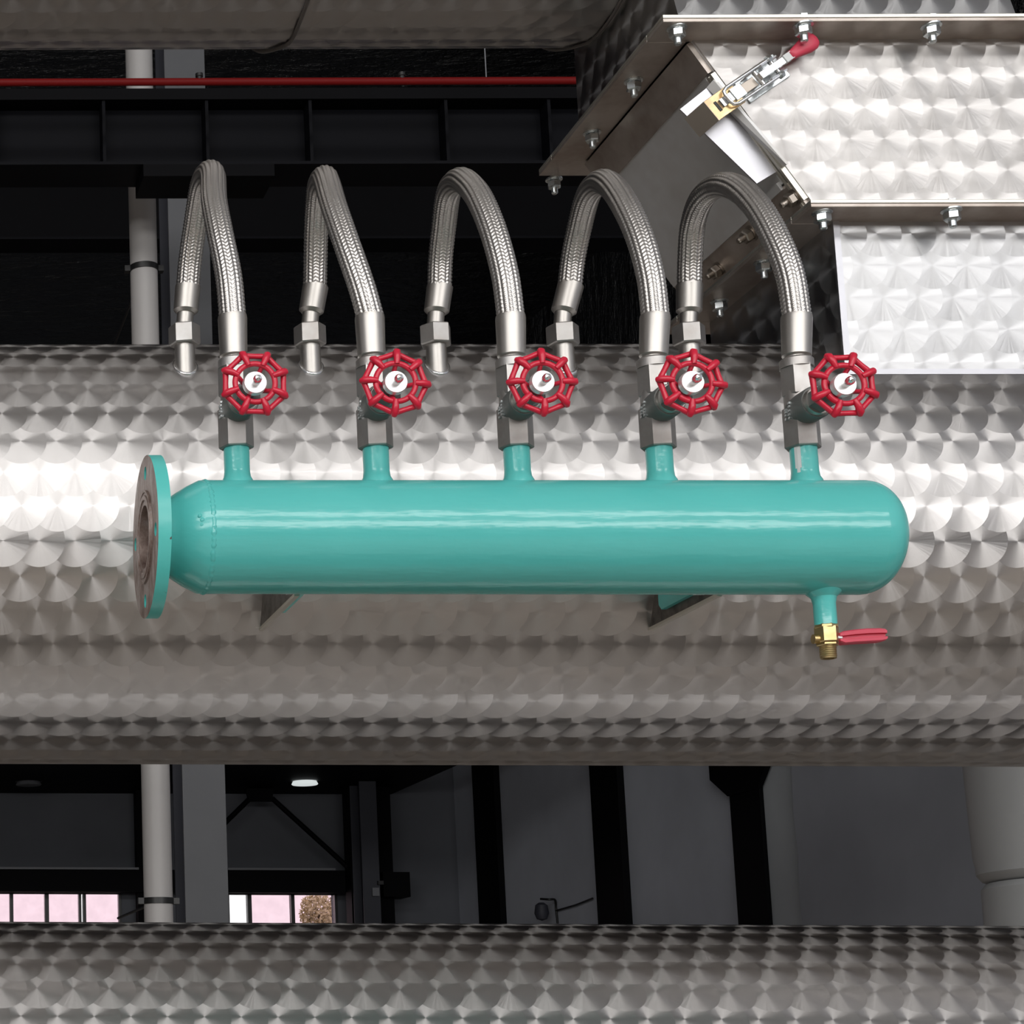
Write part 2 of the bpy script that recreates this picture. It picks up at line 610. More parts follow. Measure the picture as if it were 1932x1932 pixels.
def catmull(pts, per=16):
    pts = [Vector(p) for p in pts]
    P = [pts[0] * 2 - pts[1]] + pts + [pts[-1] * 2 - pts[-2]]
    out = []
    for i in range(1, len(P) - 2):
        p0, p1, p2, p3 = P[i - 1:i + 3]
        for k in range(per):
            t = k / per
            out.append(0.5 * ((2 * p1) + (p2 - p0) * t + (2 * p0 - 5 * p1 + 4 * p2 - p3) * t * t
                              + (3 * p1 - p0 - 3 * p2 + p3) * t ** 3))
    out.append(pts[-1])
    return out


def resample(pts, n):
    d = [0.0]
    for a, b in zip(pts, pts[1:]):
        d.append(d[-1] + (b - a).length)
    out, j = [], 0
    for k in range(n):
        t = d[-1] * k / (n - 1)
        while j < len(pts) - 2 and d[j + 1] < t:
            j += 1
        f = (t - d[j]) / max(d[j + 1] - d[j], 1e-9)
        out.append(pts[j].lerp(pts[j + 1], min(max(f, 0), 1)))
    return out, d[-1]


# ------------------------------------------------------------------ the hall
struct('floor', MB().box(HX0 - 0.3, HX1 + 0.3, HY0 - 0.3, HY1 + 0.3, -0.2, 0.0), 'floor')
ceil_ = struct('ceiling', MB().box(HX0 - 0.3, HX1 + 0.3, 9.0, HY1 + 0.3, HZ, HZ + 0.25), 'foil')
MB().box(HX0 - 0.3, HX1 + 0.3, HY0 - 0.3, 9.0, HZ, HZ + 0.25).build('deck_bay', 'deck', ceil_)
struct('wall_left', MB().box(HX0 - 0.3, HX0, HY0 - 0.3, HY1 + 0.3, 0, HZ), 'charcoal')
wall_right = struct('wall_right', MB().box(HX1, HX1 + 0.3, HY0 - 0.3, HY1 + 0.3, 0, HZ), 'wall_grey')
# front wall behind the camera with its two ribbon openings
fw = MB()
zs = [0.0] + [z for st in STRIPS for z in st] + [HZ]
for k in range(0, len(zs), 2):
    fw.box(HX0, HX1, HY0 - 0.3, HY0, zs[k], zs[k + 1])
for (z0, z1) in STRIPS:
    fw.box(HX0, HX0 + 0.3, HY0 - 0.3, HY0, z0, z1)
    fw.box(HX1 - 0.3, HX1, HY0 - 0.3, HY0, z0, z1)
struct('wall_front', fw, 'facade')

# far wall with two window openings
YB = HY1
wz1 = on_y(120, 1682, YB).z
wz0 = wz1 - 0.78
bays = [(on_y(-115, 1700, YB).x, on_y(228, 1700, YB).x), (on_y(427, 1700, YB).x, on_y(635, 1700, YB).x)]
bw = MB()
bw.box(HX0, HX1, YB, YB + 0.3, 0, wz0)
bw.box(HX0, HX1, YB, YB + 0.3, wz1, HZ)
xs = [HX0, bays[0][0], bays[0][1], bays[1][0], bays[1][1], HX1]
for k in (0, 2, 4):
    bw.box(xs[k], xs[k + 1], YB, YB + 0.3, wz0, wz1)
wall_back = struct('wall_back', bw, 'charcoal')


def window(idx, x0, x1, edges):
    """edges: list of (px0, px1, material) panes read at row 1705"""
    fr = MB()
    y0, y1 = YB - 0.04, YB + 0.08
    t = 0.035
    fr.box(x0, x1, y0, y1, wz1 - t, wz1 + 0.01)
    fr.box(x0, x1, y0, y1, wz0, wz0 + t)
    fr.box(x0, x0 + t, y0, y1, wz0 + t, wz1 - t)
    fr.box(x1 - t, x1, y0, y1, wz0 + t, wz1 - t)
    w = struct('window_%d' % idx, fr, 'black')
    for (a, b, mt) in edges:
        xa, xb = on_y(a, 1705, YB).x, on_y(b, 1705, YB).x
        MB().box(xa, xb, YB + 0.01, YB + 0.03, wz0 + t, wz1 - t).build('pane', mt, w)
    for (e0, e1) in zip(edges, edges[1:]):
        xa, xb = on_y(e0[1], 1705, YB).x, on_y(e1[0], 1705, YB).x
        MB().box(xa - 0.006, xb + 0.006, y0, y1, wz0 + t, wz1 - t).build('mullion', 'black', w)
    return w


window(1, *bays[0], [(-110, -48, 'pane_pink'), (-44, 19, 'pane_pink'), (24, 85, 'pane_pink'), (91, 149, 'pane_pink'),
                     (152, 157, 'pane_white'), (161, 225, 'pane_pink')])
window(2, *bays[1], [(429, 467, 'pane_white'), (473, 549, 'pane_pink'), (554, 632, 'pane_pink')])

# dark steel rail between wall panel and windows, pale strip painted for light on its top, and the slab over the far bays
XR = on_y(664, 1660, YB).x
zt, zb = on_y(300, 1641, YB - 0.5).z, on_y(300, 1683, YB - 0.5).z
b = MB().box(HX0, XR, YB - 0.5, YB - 0.3, zb, zt)
girt = b.build('wall_girt', 'black_steel')
tag(girt, 'black horizontal steel girt above the pink windows on the far wall', 'beam')
for k, (a, c) in enumerate(((-400, 262), (430, 633))):
    xa, xc = on_y(a, 1637, YB - 0.52).x, on_y(c, 1637, YB - 0.52).x
    struct('pale_grey_%d' % (k + 1), MB().box(xa, xc, YB - 0.52, YB - 0.3, zt, zt + 0.03), 'pale_grey')
zs_ = on_y(300, 1497, YB - 0.02).z
slab = MB().box(HX0, XR + 0.6, 18.0, YB, zs_, zs_ + 0.35).build('mezzanine_slab', 'black_steel')
tag(slab, 'black mezzanine floor slab over the far window bays', 'slab')
# the panel's dark right edge post in the left bay
post = MB().box(on_y(258, 1600, YB - 0.4).x, on_y(262, 1600, YB - 0.4).x + 0.3, YB - 0.4, YB - 0.2, 0, zs_)
tag(post.build('wall_post', 'black_steel'), 'black steel post between the two far window bays behind grey pipe', 'post')

# V brace under the slab in the right bay
YV = YB - 0.7
vb = thing('knee_brace', 'black V-shaped steel brace with gusset against the far wall', 'brace', on_y(488, 1500, YV))
g0, g1, g2, g3 = [on_y(x, y, YV) for (x, y) in ((463, 1488), (516, 1488), (514, 1512), (470, 1512))]
MB().slab([g0, g1, g2, g3], (0, 0.05, 0)).build('gusset', 'black_steel', vb)
for (p0, p1) in (((470, 1508), (415, 1562)), ((513, 1506), (655, 1635))):
    MB().cyl(on_y(*p0, YV + 0.03), on_y(*p1, YV + 0.03), 0.036, 8).build('brace_rod', 'black_steel', vb)


# ceiling lamps under the slab
def disc_lamp(px, py, label):
    d = ray(px, py)
    p = CAM_P + d * ((zs_ - 0.03 - CAM_P.z) / d.z)
    t = thing('ceiling_lamp', label, 'lamp', (p.x, p.y, zs_), None)
    MB().lathe((p.x, p.y, zs_ + 0.01), (0, 0, -1), [(0, 0.15), (0.05, 0.175), (0.06, 0.165), (0.062, 0)], 32).build('diffuser', 'lit_lamp' if px > 300 else 'pale_grey', t)
    MB().lathe((p.x, p.y, zs_ + 0.02), (0, 0, -1), [(0, 0.18), (0.02, 0.18), (0.022, 0.15)], 32).build('rim', 'black', t)
    return t


disc_lamp(575, 1478, 'white round ceiling lamp above the V-shaped brace')
disc_lamp(54, 1479, 'dim round ceiling lamp above the row of pink windows')


# steel columns
def h_column(name, label, px0, px1, py, Y, mat, z1, web=0.25, group=None, z0=0.0, webmat=None):
    """H section: front flange spans px0..px1 at row py"""
    xa, xb = on_y(px0, py, Y).x, on_y(px1, py, Y).x
    t = thing(name, label, 'column', ((xa + xb) / 2, Y + web / 2, z0), group)
    MB().box(xa, xb, Y, Y + 0.014, z0, z1).build('front_flange', mat, t)
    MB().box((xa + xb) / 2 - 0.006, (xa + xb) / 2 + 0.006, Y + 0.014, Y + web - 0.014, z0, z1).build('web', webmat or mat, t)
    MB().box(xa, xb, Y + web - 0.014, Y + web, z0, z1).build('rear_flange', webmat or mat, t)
    return t


h_column('steel_column', 'mid-grey H-section steel column beside the grey drain pipe', 347, 428, 1590, 8.6, 'column_grey', HZ, 0.26,
         webmat='column_dark')  # web and rear flange coloured darker for the shade in the recess
h_column('steel_column', 'dark blue-black corner column right of the clouded window pane', 682, 714, 1600, 25.6, 'column_dark', zs_ + 0.4, 0.5)
pc = on_y(725, 1600, 26.0)
cp_ = thing('corner_post', 'wide black post with a black switch box behind the dark corner column', 'post', on_y(700, 1600, 26.3).xy.to_3d())
MB().box(on_y(660, 1600, 26.2).x, on_y(740, 1600, 26.2).x, 26.2, 26.5, 0, zs_ + 0.4).build('post', 'black_steel', cp_)
p0, p1 = on_y(722, 1645, 26.0), on_y(775, 1692, 26.0)
MB().box(p0.x, p1.x, 26.0, 26.5, p1.z, p0.z).build('switch_box', 'black_steel', cp_)
bx_ = thing('junction_box', 'small pale junction box on the black corner post', 'box', on_y(709, 1682, 25.55))
MB().box(*(lambda p: (p.x - 0.045, p.x + 0.045, 25.54, 25.6, p.z - 0.06, p.z + 0.05))(on_y(709, 1682, 25.55))).build('body', 'pale_grey', bx_)
MB().box(*(lambda p: (p.x - 0.02, p.x + 0.05, 25.53, 25.6, p.z, p.z + 0.05))(on_y(716, 1669, 25.55))).build('cover', 'black', bx_)

def wall_column(px0, px1, py, label, haunch=False):
    """columns standing out from the right-hand wall at x = HX1"""
    # near edge of the flange faces -x; distance found from where the column meets the wall
    xf = HX1 - 0.10
    d0, d1 = ray(px0, py), ray(px1, py)
    ya, yb = d0.y * xf / d0.x, d1.y * xf / d1.x
    yc = (ya + yb) / 2
    hw = (ya - yb) / 2
    t = thing('wall_column', label, 'column', (xf, yc, 0), 'black columns along the slate wall')
    z1 = HZ - 0.01
    MB().box(xf, xf + 0.02, yc - hw, yc + hw, 0, z1).build('flange', 'black_steel', t)
    MB().box(xf + 0.02, HX1 + 0.02, yc - hw * 0.85, yc + hw * 0.85, 0, z1).build('web', 'black_steel', t)
    if haunch:
        dz = ray(1400, 1496)
        zt_ = CAM_P.z + dz.z * xf / dz.x
        n1, n2 = (CAM_P.z + ray(1400, 1455).z * xf / ray(1400, 1455).x), HZ - 0.02
        MB().slab([(xf - 0.02, yc - hw, zt_), (xf - 0.02, yc - hw - 0.22, n1), (xf - 0.02, yc - hw - 0.22, n2),
                   (xf - 0.02, yc + hw + 0.35, n2), (xf - 0.02, yc + hw + 0.35, n1), (xf - 0.02, yc + hw, zt_)],
                  (0.05, 0, 0)).build('haunch', 'black_steel', t)
    return t


wall_column(897, 938, 1600, 'black column on the slate wall, next to the dark corner')
wall_column(1120, 1172, 1600, 'black column on the slate wall beside the small wall lamp')
wall_column(1383, 1440, 1600, 'black column with a flared haunch on the slate wall', True)
# proud sheet areas on the right wall
def wall_sheet(px0, px1, proud, mat, ragged=False):
    xf = HX1 - proud
    ya = ray(px0, 1600).y * xf / ray(px0, 1600).x
    yb = ray(px1, 1600).y * xf / ray(px1, 1600).x
    pts = []
    if ragged:
        n = 26
        for k in range(n + 1):
            pts.append((xf, ya + random.uniform(-0.02, 0.05), HZ * k / n))
    else:
        pts += [(xf, ya, 0), (xf, ya, HZ)]
    pts += [(xf, yb, HZ), (xf, yb, 0)]
    MB().slab(pts, (proud + 0.01, 0, 0)).build('wall_sheet', mat, wall_right)


MB().box(HX1 - 0.12, HX1 + 0.01, 8.0, HY1, 5.6, HZ).build('upper_dark_sheet', 'foil', wall_right)  # black sheet added over the grey wall to darken its upper part
wall_sheet(1503, 2100, 0.10, 'wall_slate', True)
wall_sheet(1437, 1506, 0.04, 'wall_lining')
# small lamp on an arm on the right wall
xw = HX1 - 0.03
def onx(px, py, X):
    d = ray(px, py)
    return CAM_P + d * (X / d.x)
wl = thing('wall_lamp', 'small lamp on a bent arm fixed to the slate wall', 'lamp', onx(1050, 1697, HX1))
MB().tube(catmull([onx(1052, 1742, xw), onx(1049, 1715, xw), onx(1047, 1698, xw - .02), onx(1035, 1697, xw - .10), onx(1020, 1696, xw - .16)], 6), 0.014, 8).build('arm', 'black', wl)
hp = onx(1021, 1703, xw - .16)
MB().lathe(hp, (0, 0, -1), [(0, 0.03), (0.03, 0.07), (0.13, 0.085), (0.2, 0.06), (0.22, 0.0)], 16).build('head', 'column_dark', wl)
MB().tube([onx(1050, 1718, xw), onx(1085, 1708, xw), onx(1118, 1695, xw)], 0.012, 6).build('conduit', 'black', wl)

# grey drain pipe with its clamps
YP = 7.5
pa, pb_ = on_y(297, 1600, YP), on_y(268, 100, YP)
xp = on_y(293, 1450, YP).x
rp = 0.5 * 53 / F_PX * vdepth((xp, YP, 3.0))
dp = thing('drain_pipe', 'pale grey plastic drain pipe running up beside the grey column', 'pipe', (xp, YP, 0))
MB().cyl((xp, YP, 0), (xp, YP, HZ), rp, 32).build('pipe', 'pvc', dp)
for py in (1700, 508):
    z = on_y(290, py, YP).z
    c = MB().lathe((xp, YP, z - 0.012), (0, 0, 1), [(0, rp), (0, rp + 0.004), (0.024, rp + 0.004), (0.024, rp)], 32)
    for sx in (-1, 1):
        c.box(xp + sx * (rp + 0.012) - 0.012, xp + sx * (rp + 0.012) + 0.012, YP - 0.015, YP + 0.02, z - 0.012, z + 0.012)
    cl = c.build('pipe_clamp', 'black', dp)
    MB().cyl((xp, YP + rp, z), (xp, 8.62, z), 0.006, 8).build('bracket_rod', 'black', cl)

# dark beam with stiffeners, in front of pipe and column
YBM = 6.9
zt, zb = on_y(400, 187, YBM).z, on_y(400, 304, YBM).z
bm_ = thing('steel_beam', 'blue-black steel beam with web stiffeners under the red pipe', 'beam', (0, YBM, zb))
MB().box(HX0, HX1 - 0.2, YBM + 0.09, YBM + 0.10, zb, zt).build('web', 'beam', bm_)
MB().box(HX0, HX1 - 0.2, YBM, YBM + 0.2, zb - 0.012, zb).build('bottom_flange', 'beam', bm_)
MB().box(HX0, HX1 - 0.2, YBM, YBM + 0.2, zt, zt + 0.045).build('top_flange_shade', 'black_steel', bm_)  # flange deepened and blackened to paint the shaded band above the web
for px in (-5, 197, 392, 588, 845, 1040):
    x = on_y(px, 240, YBM).x
    MB().box(x - 0.006, x + 0.006, YBM + 0.01, YBM + 0.09, zb, zt).build('stiffener', 'beam', bm_)
for px in (385, 1500):
    x = on_y(px, 340, YBM + 0.1).x
    MB().box(x - 0.25, x + 0.25, YBM, YBM + 0.2, zb - 0.06, zb - 0.012).build('seat_plate', 'black_steel', bm_)
# second beam further back
z2t, z2b = on_y(400, 330, 11.5).z, on_y(400, 446, 11.5).z
b2 = thing('steel_beam', 'second blue-black beam deeper in the hall beyond the grey column', 'beam', (0, 11.5, z2b))
MB().box(HX0, HX1 - 0.2, 11.6, 11.61, z2b, z2t).build('web', 'black_steel', b2)
MB().box(HX0, HX1 - 0.2, 11.5, 11.72, z2b - 0.015, z2b).build('bottom_flange', 'beam', b2)
# red sprinkler pipe
YS = 6.6
zr = on_y(500, 154, YS).z
rr_ = 0.5 * 14 / F_PX * vdepth(on_y(500, 154, YS))
sp = thing('sprinkler_pipe', 'thin red sprinkler pipe running level above the dark beam', 'pipe', (0, YS, zr))
MB().cyl((HX0, YS, zr), (HX1, YS, zr), rr_, 20).build('pipe', 'red_pipe', sp)
for px in (376, 758):
    x = on_y(px, 150, YS).x
    MB().lathe((x, YS, zr), (0, 0, 1), [(0, 0.011), (rr_ + 0.004, 0.011), (rr_ + 0.006, 0.014), (rr_ + 0.018, 0.014), (rr_ + 0.022, 0.005), (rr_ + 0.022, 0)], 12).build('sprinkler_head', 'black', sp)
# hanger wire of the red pipe
xh = on_y(916, 120, YS).x
MB().cyl((xh, YS, zr), (xh, YS, zr + 1.2), 0.0025, 6).build('hanger_rod', 'pale_grey', sp)

# pale duct at the right edge
YD = 6.2
cx = on_y(1872, 1600, YD).x + 0.42
zsm = on_y(1890, 1655, YD).z
gd = thing('wrapped_duct', 'pale grey wrapped vertical duct with a rolled collar seam', 'duct', (cx, YD, 0))
MB().lathe((cx, YD, 0), (0, 0, 1), [(0, 0.405), (zsm - 0.03, 0.405), (zsm - 0.01, 0.39), (zsm - 0.008, 0.37)], 48).build('lower_wrap', 'duct', gd)
MB().lathe((cx, YD, 0), (0, 0, 1), [(zsm - 0.008, 0.38), (zsm, 0.40), (zsm + 0.02, 0.415), (zsm + 0.05, 0.415), (zsm + 0.07, 0.42),
                                    (zsm + 1.2, 0.44), (zsm + 1.21, 0.43)], 48).build('upper_wrap', 'duct', gd)

# outside: paving and a tree seen through the clouded pane
tag(MB().box(-60, 60, YB + 0.3, 90, -0.25, -0.05).build('paving', 'ground', kind='structure'), 'paved yard beyond the windows', 'ground')
YT = 38.0
tc = on_y(603, 1722, YT)
tr = thing('tree', 'olive-brown tree crown seen through the last pane of far window', 'tree', (tc.x, YT, -0.05))
MB().cyl((tc.x, YT, -0.06), (tc.x, YT, tc.z), 0.09, 10, r1=0.05).build('trunk', 'bark', tr)
lf = MB()
for k in range(900):
    d = Vector((random.gauss(0, 1), random.gauss(0, 1), random.gauss(0, 1))).normalized() * random.uniform(0.2, 1) ** 0.5
    c = Vector((tc.x + d.x * 0.40, YT + d.y * 0.40, tc.z + d.z * 0.42))
    a = Vector((random.gauss(0, 1), random.gauss(0, 1), random.gauss(0, 1))).normalized() * 0.055
    e = a.orthogonal().normalized() * 0.03
    lf.add([c - a, c + e, c + a, c - e], [(0, 1, 2, 3)])
lf.build('foliage', 'leaf', tr, kind='stuff')

# ------------------------------------------------------------------ the three drums
R = 0.25


def solve_two(py_top, py_bot, Rr, px=966):
    a, b = elev(px, py_top), elev(px, py_bot)
    mid, half = (a + b) / 2, (a - b) / 2
    dist = Rr / math.sin(half)
    return dist * math.cos(mid), EYE + dist * math.sin(mid)


YC, ZC = solve_two(649, 1444, R)
al = elev(700, 92)
ZU = EYE + (R + YC * math.sin(al)) / math.cos(al)
al = elev(966, 1743)
ZL = EYE + (YC * math.sin(al) - R) / math.cos(al)


def drum_theta(px, py, zc):
    """angle up from the front of a drum where the pixel's ray meets it, and x there"""
    d = ray(px, py)
    oy, oz = -YC, EYE - zc
    a, b, c = d.y ** 2 + d.z ** 2, 2 * (oy * d.y + oz * d.z), oy * oy + oz * oz - R * R
    t = (-b - math.sqrt(b * b - 4 * a * c)) / (2 * a)
    p = CAM_P + d * t
    return math.atan2(p.z - zc, YC - p.y), p.x


def drum(name, label, x0, x1, zc, phase_px, proud=0.012):
    th, ux = drum_theta(*phase_px, zc)
    vshift = -R * th
    mb = MB()
    seg = 192
    V, Fc = [], []
    for x in (x0, x1):
        for k in range(seg + 1):
            a = math.pi + 2 * math.pi * k / seg      # start at the back so that the seam is hidden
            V.append((x, YC - R * math.cos(a), zc + R * math.sin(a)))
    n = seg + 1
    for k in range(seg):
        Fc.append((k, k + n, k + n + 1, k + 1))
    mb.add(V, Fc, True)
    me_uv = {}
    t = thing(name, label, 'drum', ((x0 + x1) / 2, YC, zc - R))
    off = len(V)

    def uvf(co, poly):
        return (co.x, 0)
    me = bpy.data.meshes.new('jacket')
    me.from_pydata(V, [], [tuple(f) for f in Fc])
    me.polygons.foreach_set('use_smooth', [True] * len(Fc))
    lay = me.uv_layers.new(name='UVMap')
    for poly in me.polygons:
        for li in poly.loop_indices:
            vi = me.loops[li].vertex_index
            k = vi % n
            lay.data[li].uv = (me.vertices[vi].co.x - ux, R * (-math.pi + 2 * math.pi * k / seg) + vshift)
    me.materials.append(M['turned'])
    # make the normals point outwards
    if me.polygons[0].normal.dot(me.polygons[0].center - Vector((me.polygons[0].center.x, YC, zc))) < 0:
        me.flip_normals()
    ob = bpy.data.objects.new('jacket', me)
    COL.objects.link(ob)
    ob.parent = t
    ob.matrix_parent_inverse = t.matrix_world.inverted()
    for x, sx in ((x0, -1), (x1, 1)):
        MB().lathe((x, YC, zc), (sx, 0, 0), [(-0.02, R - 0.001), (0.012 if sx < 0 else proud, R - 0.001), (0.0125 if sx < 0 else proud + 0.0005, 0)], 64, False).build('end_plate', 'sheet', t)
    return t


XD0, XD1 = -1.1, 2.5
FY = 2.05                      # front plane of the chute boxes
main_drum = drum('cooling_drum', 'large engine-turned steel drum running level behind the teal manifold', XD0, XD1, ZC, (108, 954))
XUL = on_y(1286, 12, FY).x
drum('cooling_drum', 'shaded engine-turned steel drum overhead with cables hanging past it', XD0, XUL + 0.0005, ZU, (104, 33), 0.0005)
drum('cooling_drum', 'engine-turned steel drum below the pink windows and dark columns', XD0, XD1, ZL, (99, 1820))

# end stands that carry the drums (outside the picture)
for x, z1, lab in ((XD0 + 0.12, ZU + 0.1, 'dark steel stand carrying the three drums at their flange end'),
                   (XD1 - 0.12, ZC + 0.1, 'dark steel stand carrying two drums beyond the chute')):
    st = thing('drum_stand', lab, 'stand', (x, YC, 0))
    for sy in (-1, 1):
        MB().box(x - 0.04, x + 0.04, YC + sy * (R + 0.05) - 0.04, YC + sy * (R + 0.05) + 0.04, 0, z1).build('post', 'column_dark', st)
    for zc in ((ZL, ZC, ZU) if z1 > ZU else (ZL, ZC)):
        MB().box(x - 0.04, x + 0.04, YC - R - 0.05, YC + R + 0.05, zc - R - 0.07, zc - R + 0.004).build('cross_beam', 'column_dark', st)

# dark mat added on the unseen floor for its reflection in the drums
tag(MB().box(-3, 5, 0.10, 1.10, 0, 0.014).build('added_floor_mat', 'mat'), 'dark mat added on the unseen floor, mirrored in the drums', 'mat')

# ------------------------------------------------------------------ the teal manifold
YM = 1.82
pm = on_y(1000, 1014, YM)
ZM = pm.z
SC = vdepth(pm) / F_PX                       # metres per pixel at the manifold


def mx(px, py=1014):
    return on_y(px, py, YM).x


RM = 107.5 * SC
x_fl0, x_fl1 = mx(274), mx(298)
x_r0, x_r1, x_b1, x_end = mx(318), mx(384), mx(1622), mx(1690)
man = thing('manifold', 'glossy teal pipe manifold with five top nozzles and an end flange', 'manifold', ((x_r1 + x_b1) / 2, YM, ZM - RM))
MB().lathe((0, YM, ZM), (1, 0, 0), [(x_r1, RM), (x_b1, RM)], 96, caps=False).build('shell', 'teal', man)
cap = [(x_b1, RM)]
for k in range(1, 15):
    a = math.pi / 2 * k / 14
    e = 0.82
    cap.append((x_b1 + (x_end - x_b1) * math.sin(a) ** 1.0, RM * max(math.cos(a), 0) ** e if k < 14 else 0.0))
MB().lathe((0, YM, ZM), (1, 0, 0), cap, 96, caps=False).build('end_cap', 'teal', man)
red = [(x_fl1 - 0.002, 72 * SC), (x_r0, 75 * SC), (x_r0 + 10 * SC, 82 * SC), (x_r0 + 28 * SC, 93.5 * SC), (x_r0 + 46 * SC, 102.5 * SC), (x_r0 + 54 * SC, 106.5 * SC), (x_r1, RM)]
MB().lathe((0, YM, ZM), (1, 0, 0), red, 96, caps=False).build('reducer', 'teal', man)


def weld(cx, r, seg=160, amp=0.0007, w=0.0035):
    mb = MB()
    pts, rad = [], []
    for k in range(seg):
        a = 2 * math.pi * k / seg
        pts.append((cx + random.uniform(-.0004, .0004), YM + math.cos(a) * r, ZM + math.sin(a) * r))
        rad.append(w + amp * math.sin(k * 2.1) + random.uniform(-amp, amp))
    return mb.tube(pts, rad, 8, True, True)


weld(x_r1, RM - 0.0024, amp=0.0003, w=0.0032).build('weld_seam', 'teal', man)
# weld lump on the shell below the seam
lump = MB()
for (px, py, r) in ((379, 972, .0026), (384, 980, .0034), (383, 989, .0028), (386, 997, .002)):
    p = on_y(px, py, YM - RM * 0.97)
    lump.lathe(p + Vector((0, 0.004, 0)), (0, -1, 0.1), [(0, r), (r * 0.7, r * 0.85), (r * 1.1, r * 0.4), (r * 1.2, 0)], 12)
lump.build('weld_lump', 'teal', man)

# flange with four bolt holes
RF = 154 * SC
hole_r, hole_c = 13.0 * SC, 121 * SC
bore = 62 * SC
fl = MB()
seg = 96
holes = [math.radians(98 + 90 * k) for k in range(4)]


def flange_ring(x0, x1):
    """disc with bore and four round holes, by a polar grid snapped to holes"""
    bm = bmesh.new()
    outer = [bm.verts.new((0, RF * math.cos(2 * math.pi * k / seg), RF * math.sin(2 * math.pi * k / seg))) for k in range(seg)]
    loops = [outer]
    loops.append([bm.verts.new((0, bore * math.cos(2 * math.pi * k / 64), bore * math.sin(2 * math.pi * k / 64))) for k in range(64)])
    for a in holes:
        cy, cz = hole_c * math.cos(a), hole_c * math.sin(a)
        loops.append([bm.verts.new((0, cy + hole_r * math.cos(2 * math.pi * k / 20), cz + hole_r * math.sin(2 * math.pi * k / 20))) for k in range(20)])
    edges = []
    for lp in loops:
        for k in range(len(lp)):
            edges.append(bm.edges.new((lp[k], lp[(k + 1) % len(lp)])))
    bmesh.ops.triangle_fill(bm, edges=edges, use_beauty=True)
    # drop triangles inside holes
    for f in list(bm.faces):
        c = f.calc_center_median()
        rr2 = math.hypot(c.y, c.z)
        if rr2 < bore * 0.995 or any(math.hypot(c.y - hole_c * math.cos(a), c.z - hole_c * math.sin(a)) < hole_r * 0.97 for a in holes):
            bm.faces.remove(f)
    verts = [v.co.copy() for v in bm.verts]
    bm.verts.index_update()
    faces = [tuple(v.index for v in f.verts) for f in bm.faces]
    lidx = [[v.index for v in lp] for lp in loops]
    bm.free()
    return verts, faces, lidx


fv, ff, fl_loops = flange_ring(0, 0)
flb = MB()
nv = len(fv)
V = [(x_fl1, YM + p.y, ZM + p.z) for p in fv]
flb.add(V, ff)                       # rear face
rim = MB()
for li, lp in enumerate(fl_loops):
    vv, fc = [], []
    n = len(lp)
    for x in (x_fl0, x_fl1):
        for i in lp:
            vv.append((x, YM + fv[i].y, ZM + fv[i].z))
    for k in range(n):
        k2 = (k + 1) % n
        q = (k, k2, k2 + n, k + n)
        fc.append(q if li == 0 else q[::-1])
    flb.add(vv, fc, True)
flange = flb.build('flange', 'teal_chip', man)
face = MB()
face.add([(x_fl0, YM + p.y, ZM + p.z) for p in fv], ff)
fo = face.build('flange_face', 'rust', flange)
# raised ring with machined grooves around the bore
rings = MB()
pr = [(0.0, 88 * SC), (0.002, 88 * SC), (0.002, 84 * SC), (0.0012, 83 * SC), (0.0012, 79 * SC), (0.0024, 78 * SC), (0.0024, 70 * SC), (0.001, 68 * SC), (0.001, 60 * SC), (-0.02, 58 * SC), (-0.09, 56 * SC), (-0.095, 0.0)]
rings.lathe((x_fl0, YM, ZM), (-1, 0, 0), pr, 96, caps=False)
rings.build('seal_ring', 'rust', flange)

# nozzles
VX = [445, 708, 974, 1243, 1516]
ZT = {}
z_noz = on_y(974, 843, YM).z
for px in VX:
    x = on_y(px + 2, 880, YM).x
    ZT[px] = (x, z_noz)
    MB().lathe((x, YM, ZM + RM * 0.9), (0, 0, 1), [(0, 31 * SC), (RM * 0.1 + 0.0005, 30 * SC), (RM * 0.1 + 0.005, 25.5 * SC), (RM * 0.1 + 0.011, 24.2 * SC),
               (z_noz - ZM - RM * 0.9 + 0.004, 24.2 * SC)], 40).build('nozzle', 'teal', man)
# thread tape rag on the last nozzle and a paint scratch on the first
xt = ZT[1516][0]
tape = MB()
for (a0, a1, za, zb_) in ((205, 232, -0.024, -0.002), (212, 226, -0.031, -0.024)):
    vs = []
    for a in (a0, (a0 + a1) / 2, a1):
        for z in (za, zb_):
            vs.append((xt + math.cos(math.radians(a)) * 24.9 * SC, YM + math.sin(math.radians(a)) * 24.9 * SC, z_noz + z))
    tape.add(vs, [(0, 2, 3, 1), (2, 4, 5, 3)])
tape.build('thread_tape', 'lamp_shade', man)
# drain nozzle
xdn = on_y(1556, 1150, YM).x
zd0 = on_y(1556, 1180, YM).z
MB().lathe((xdn, YM, ZM - RM * 0.93), (0, 0, -1), [(0, 34 * SC), (RM * .07, 30 * SC), (RM * .07 + .004, 22 * SC), (RM * .07 + .010, 19.5 * SC),
           (ZM - RM * .93 - zd0, 19.5 * SC)], 40).build('drain_nozzle', 'teal', man)

# brackets that carry the manifold on the drum
def drum_front(z):
    return YC - math.sqrt(max(R * R - (z - ZC) ** 2, 0))


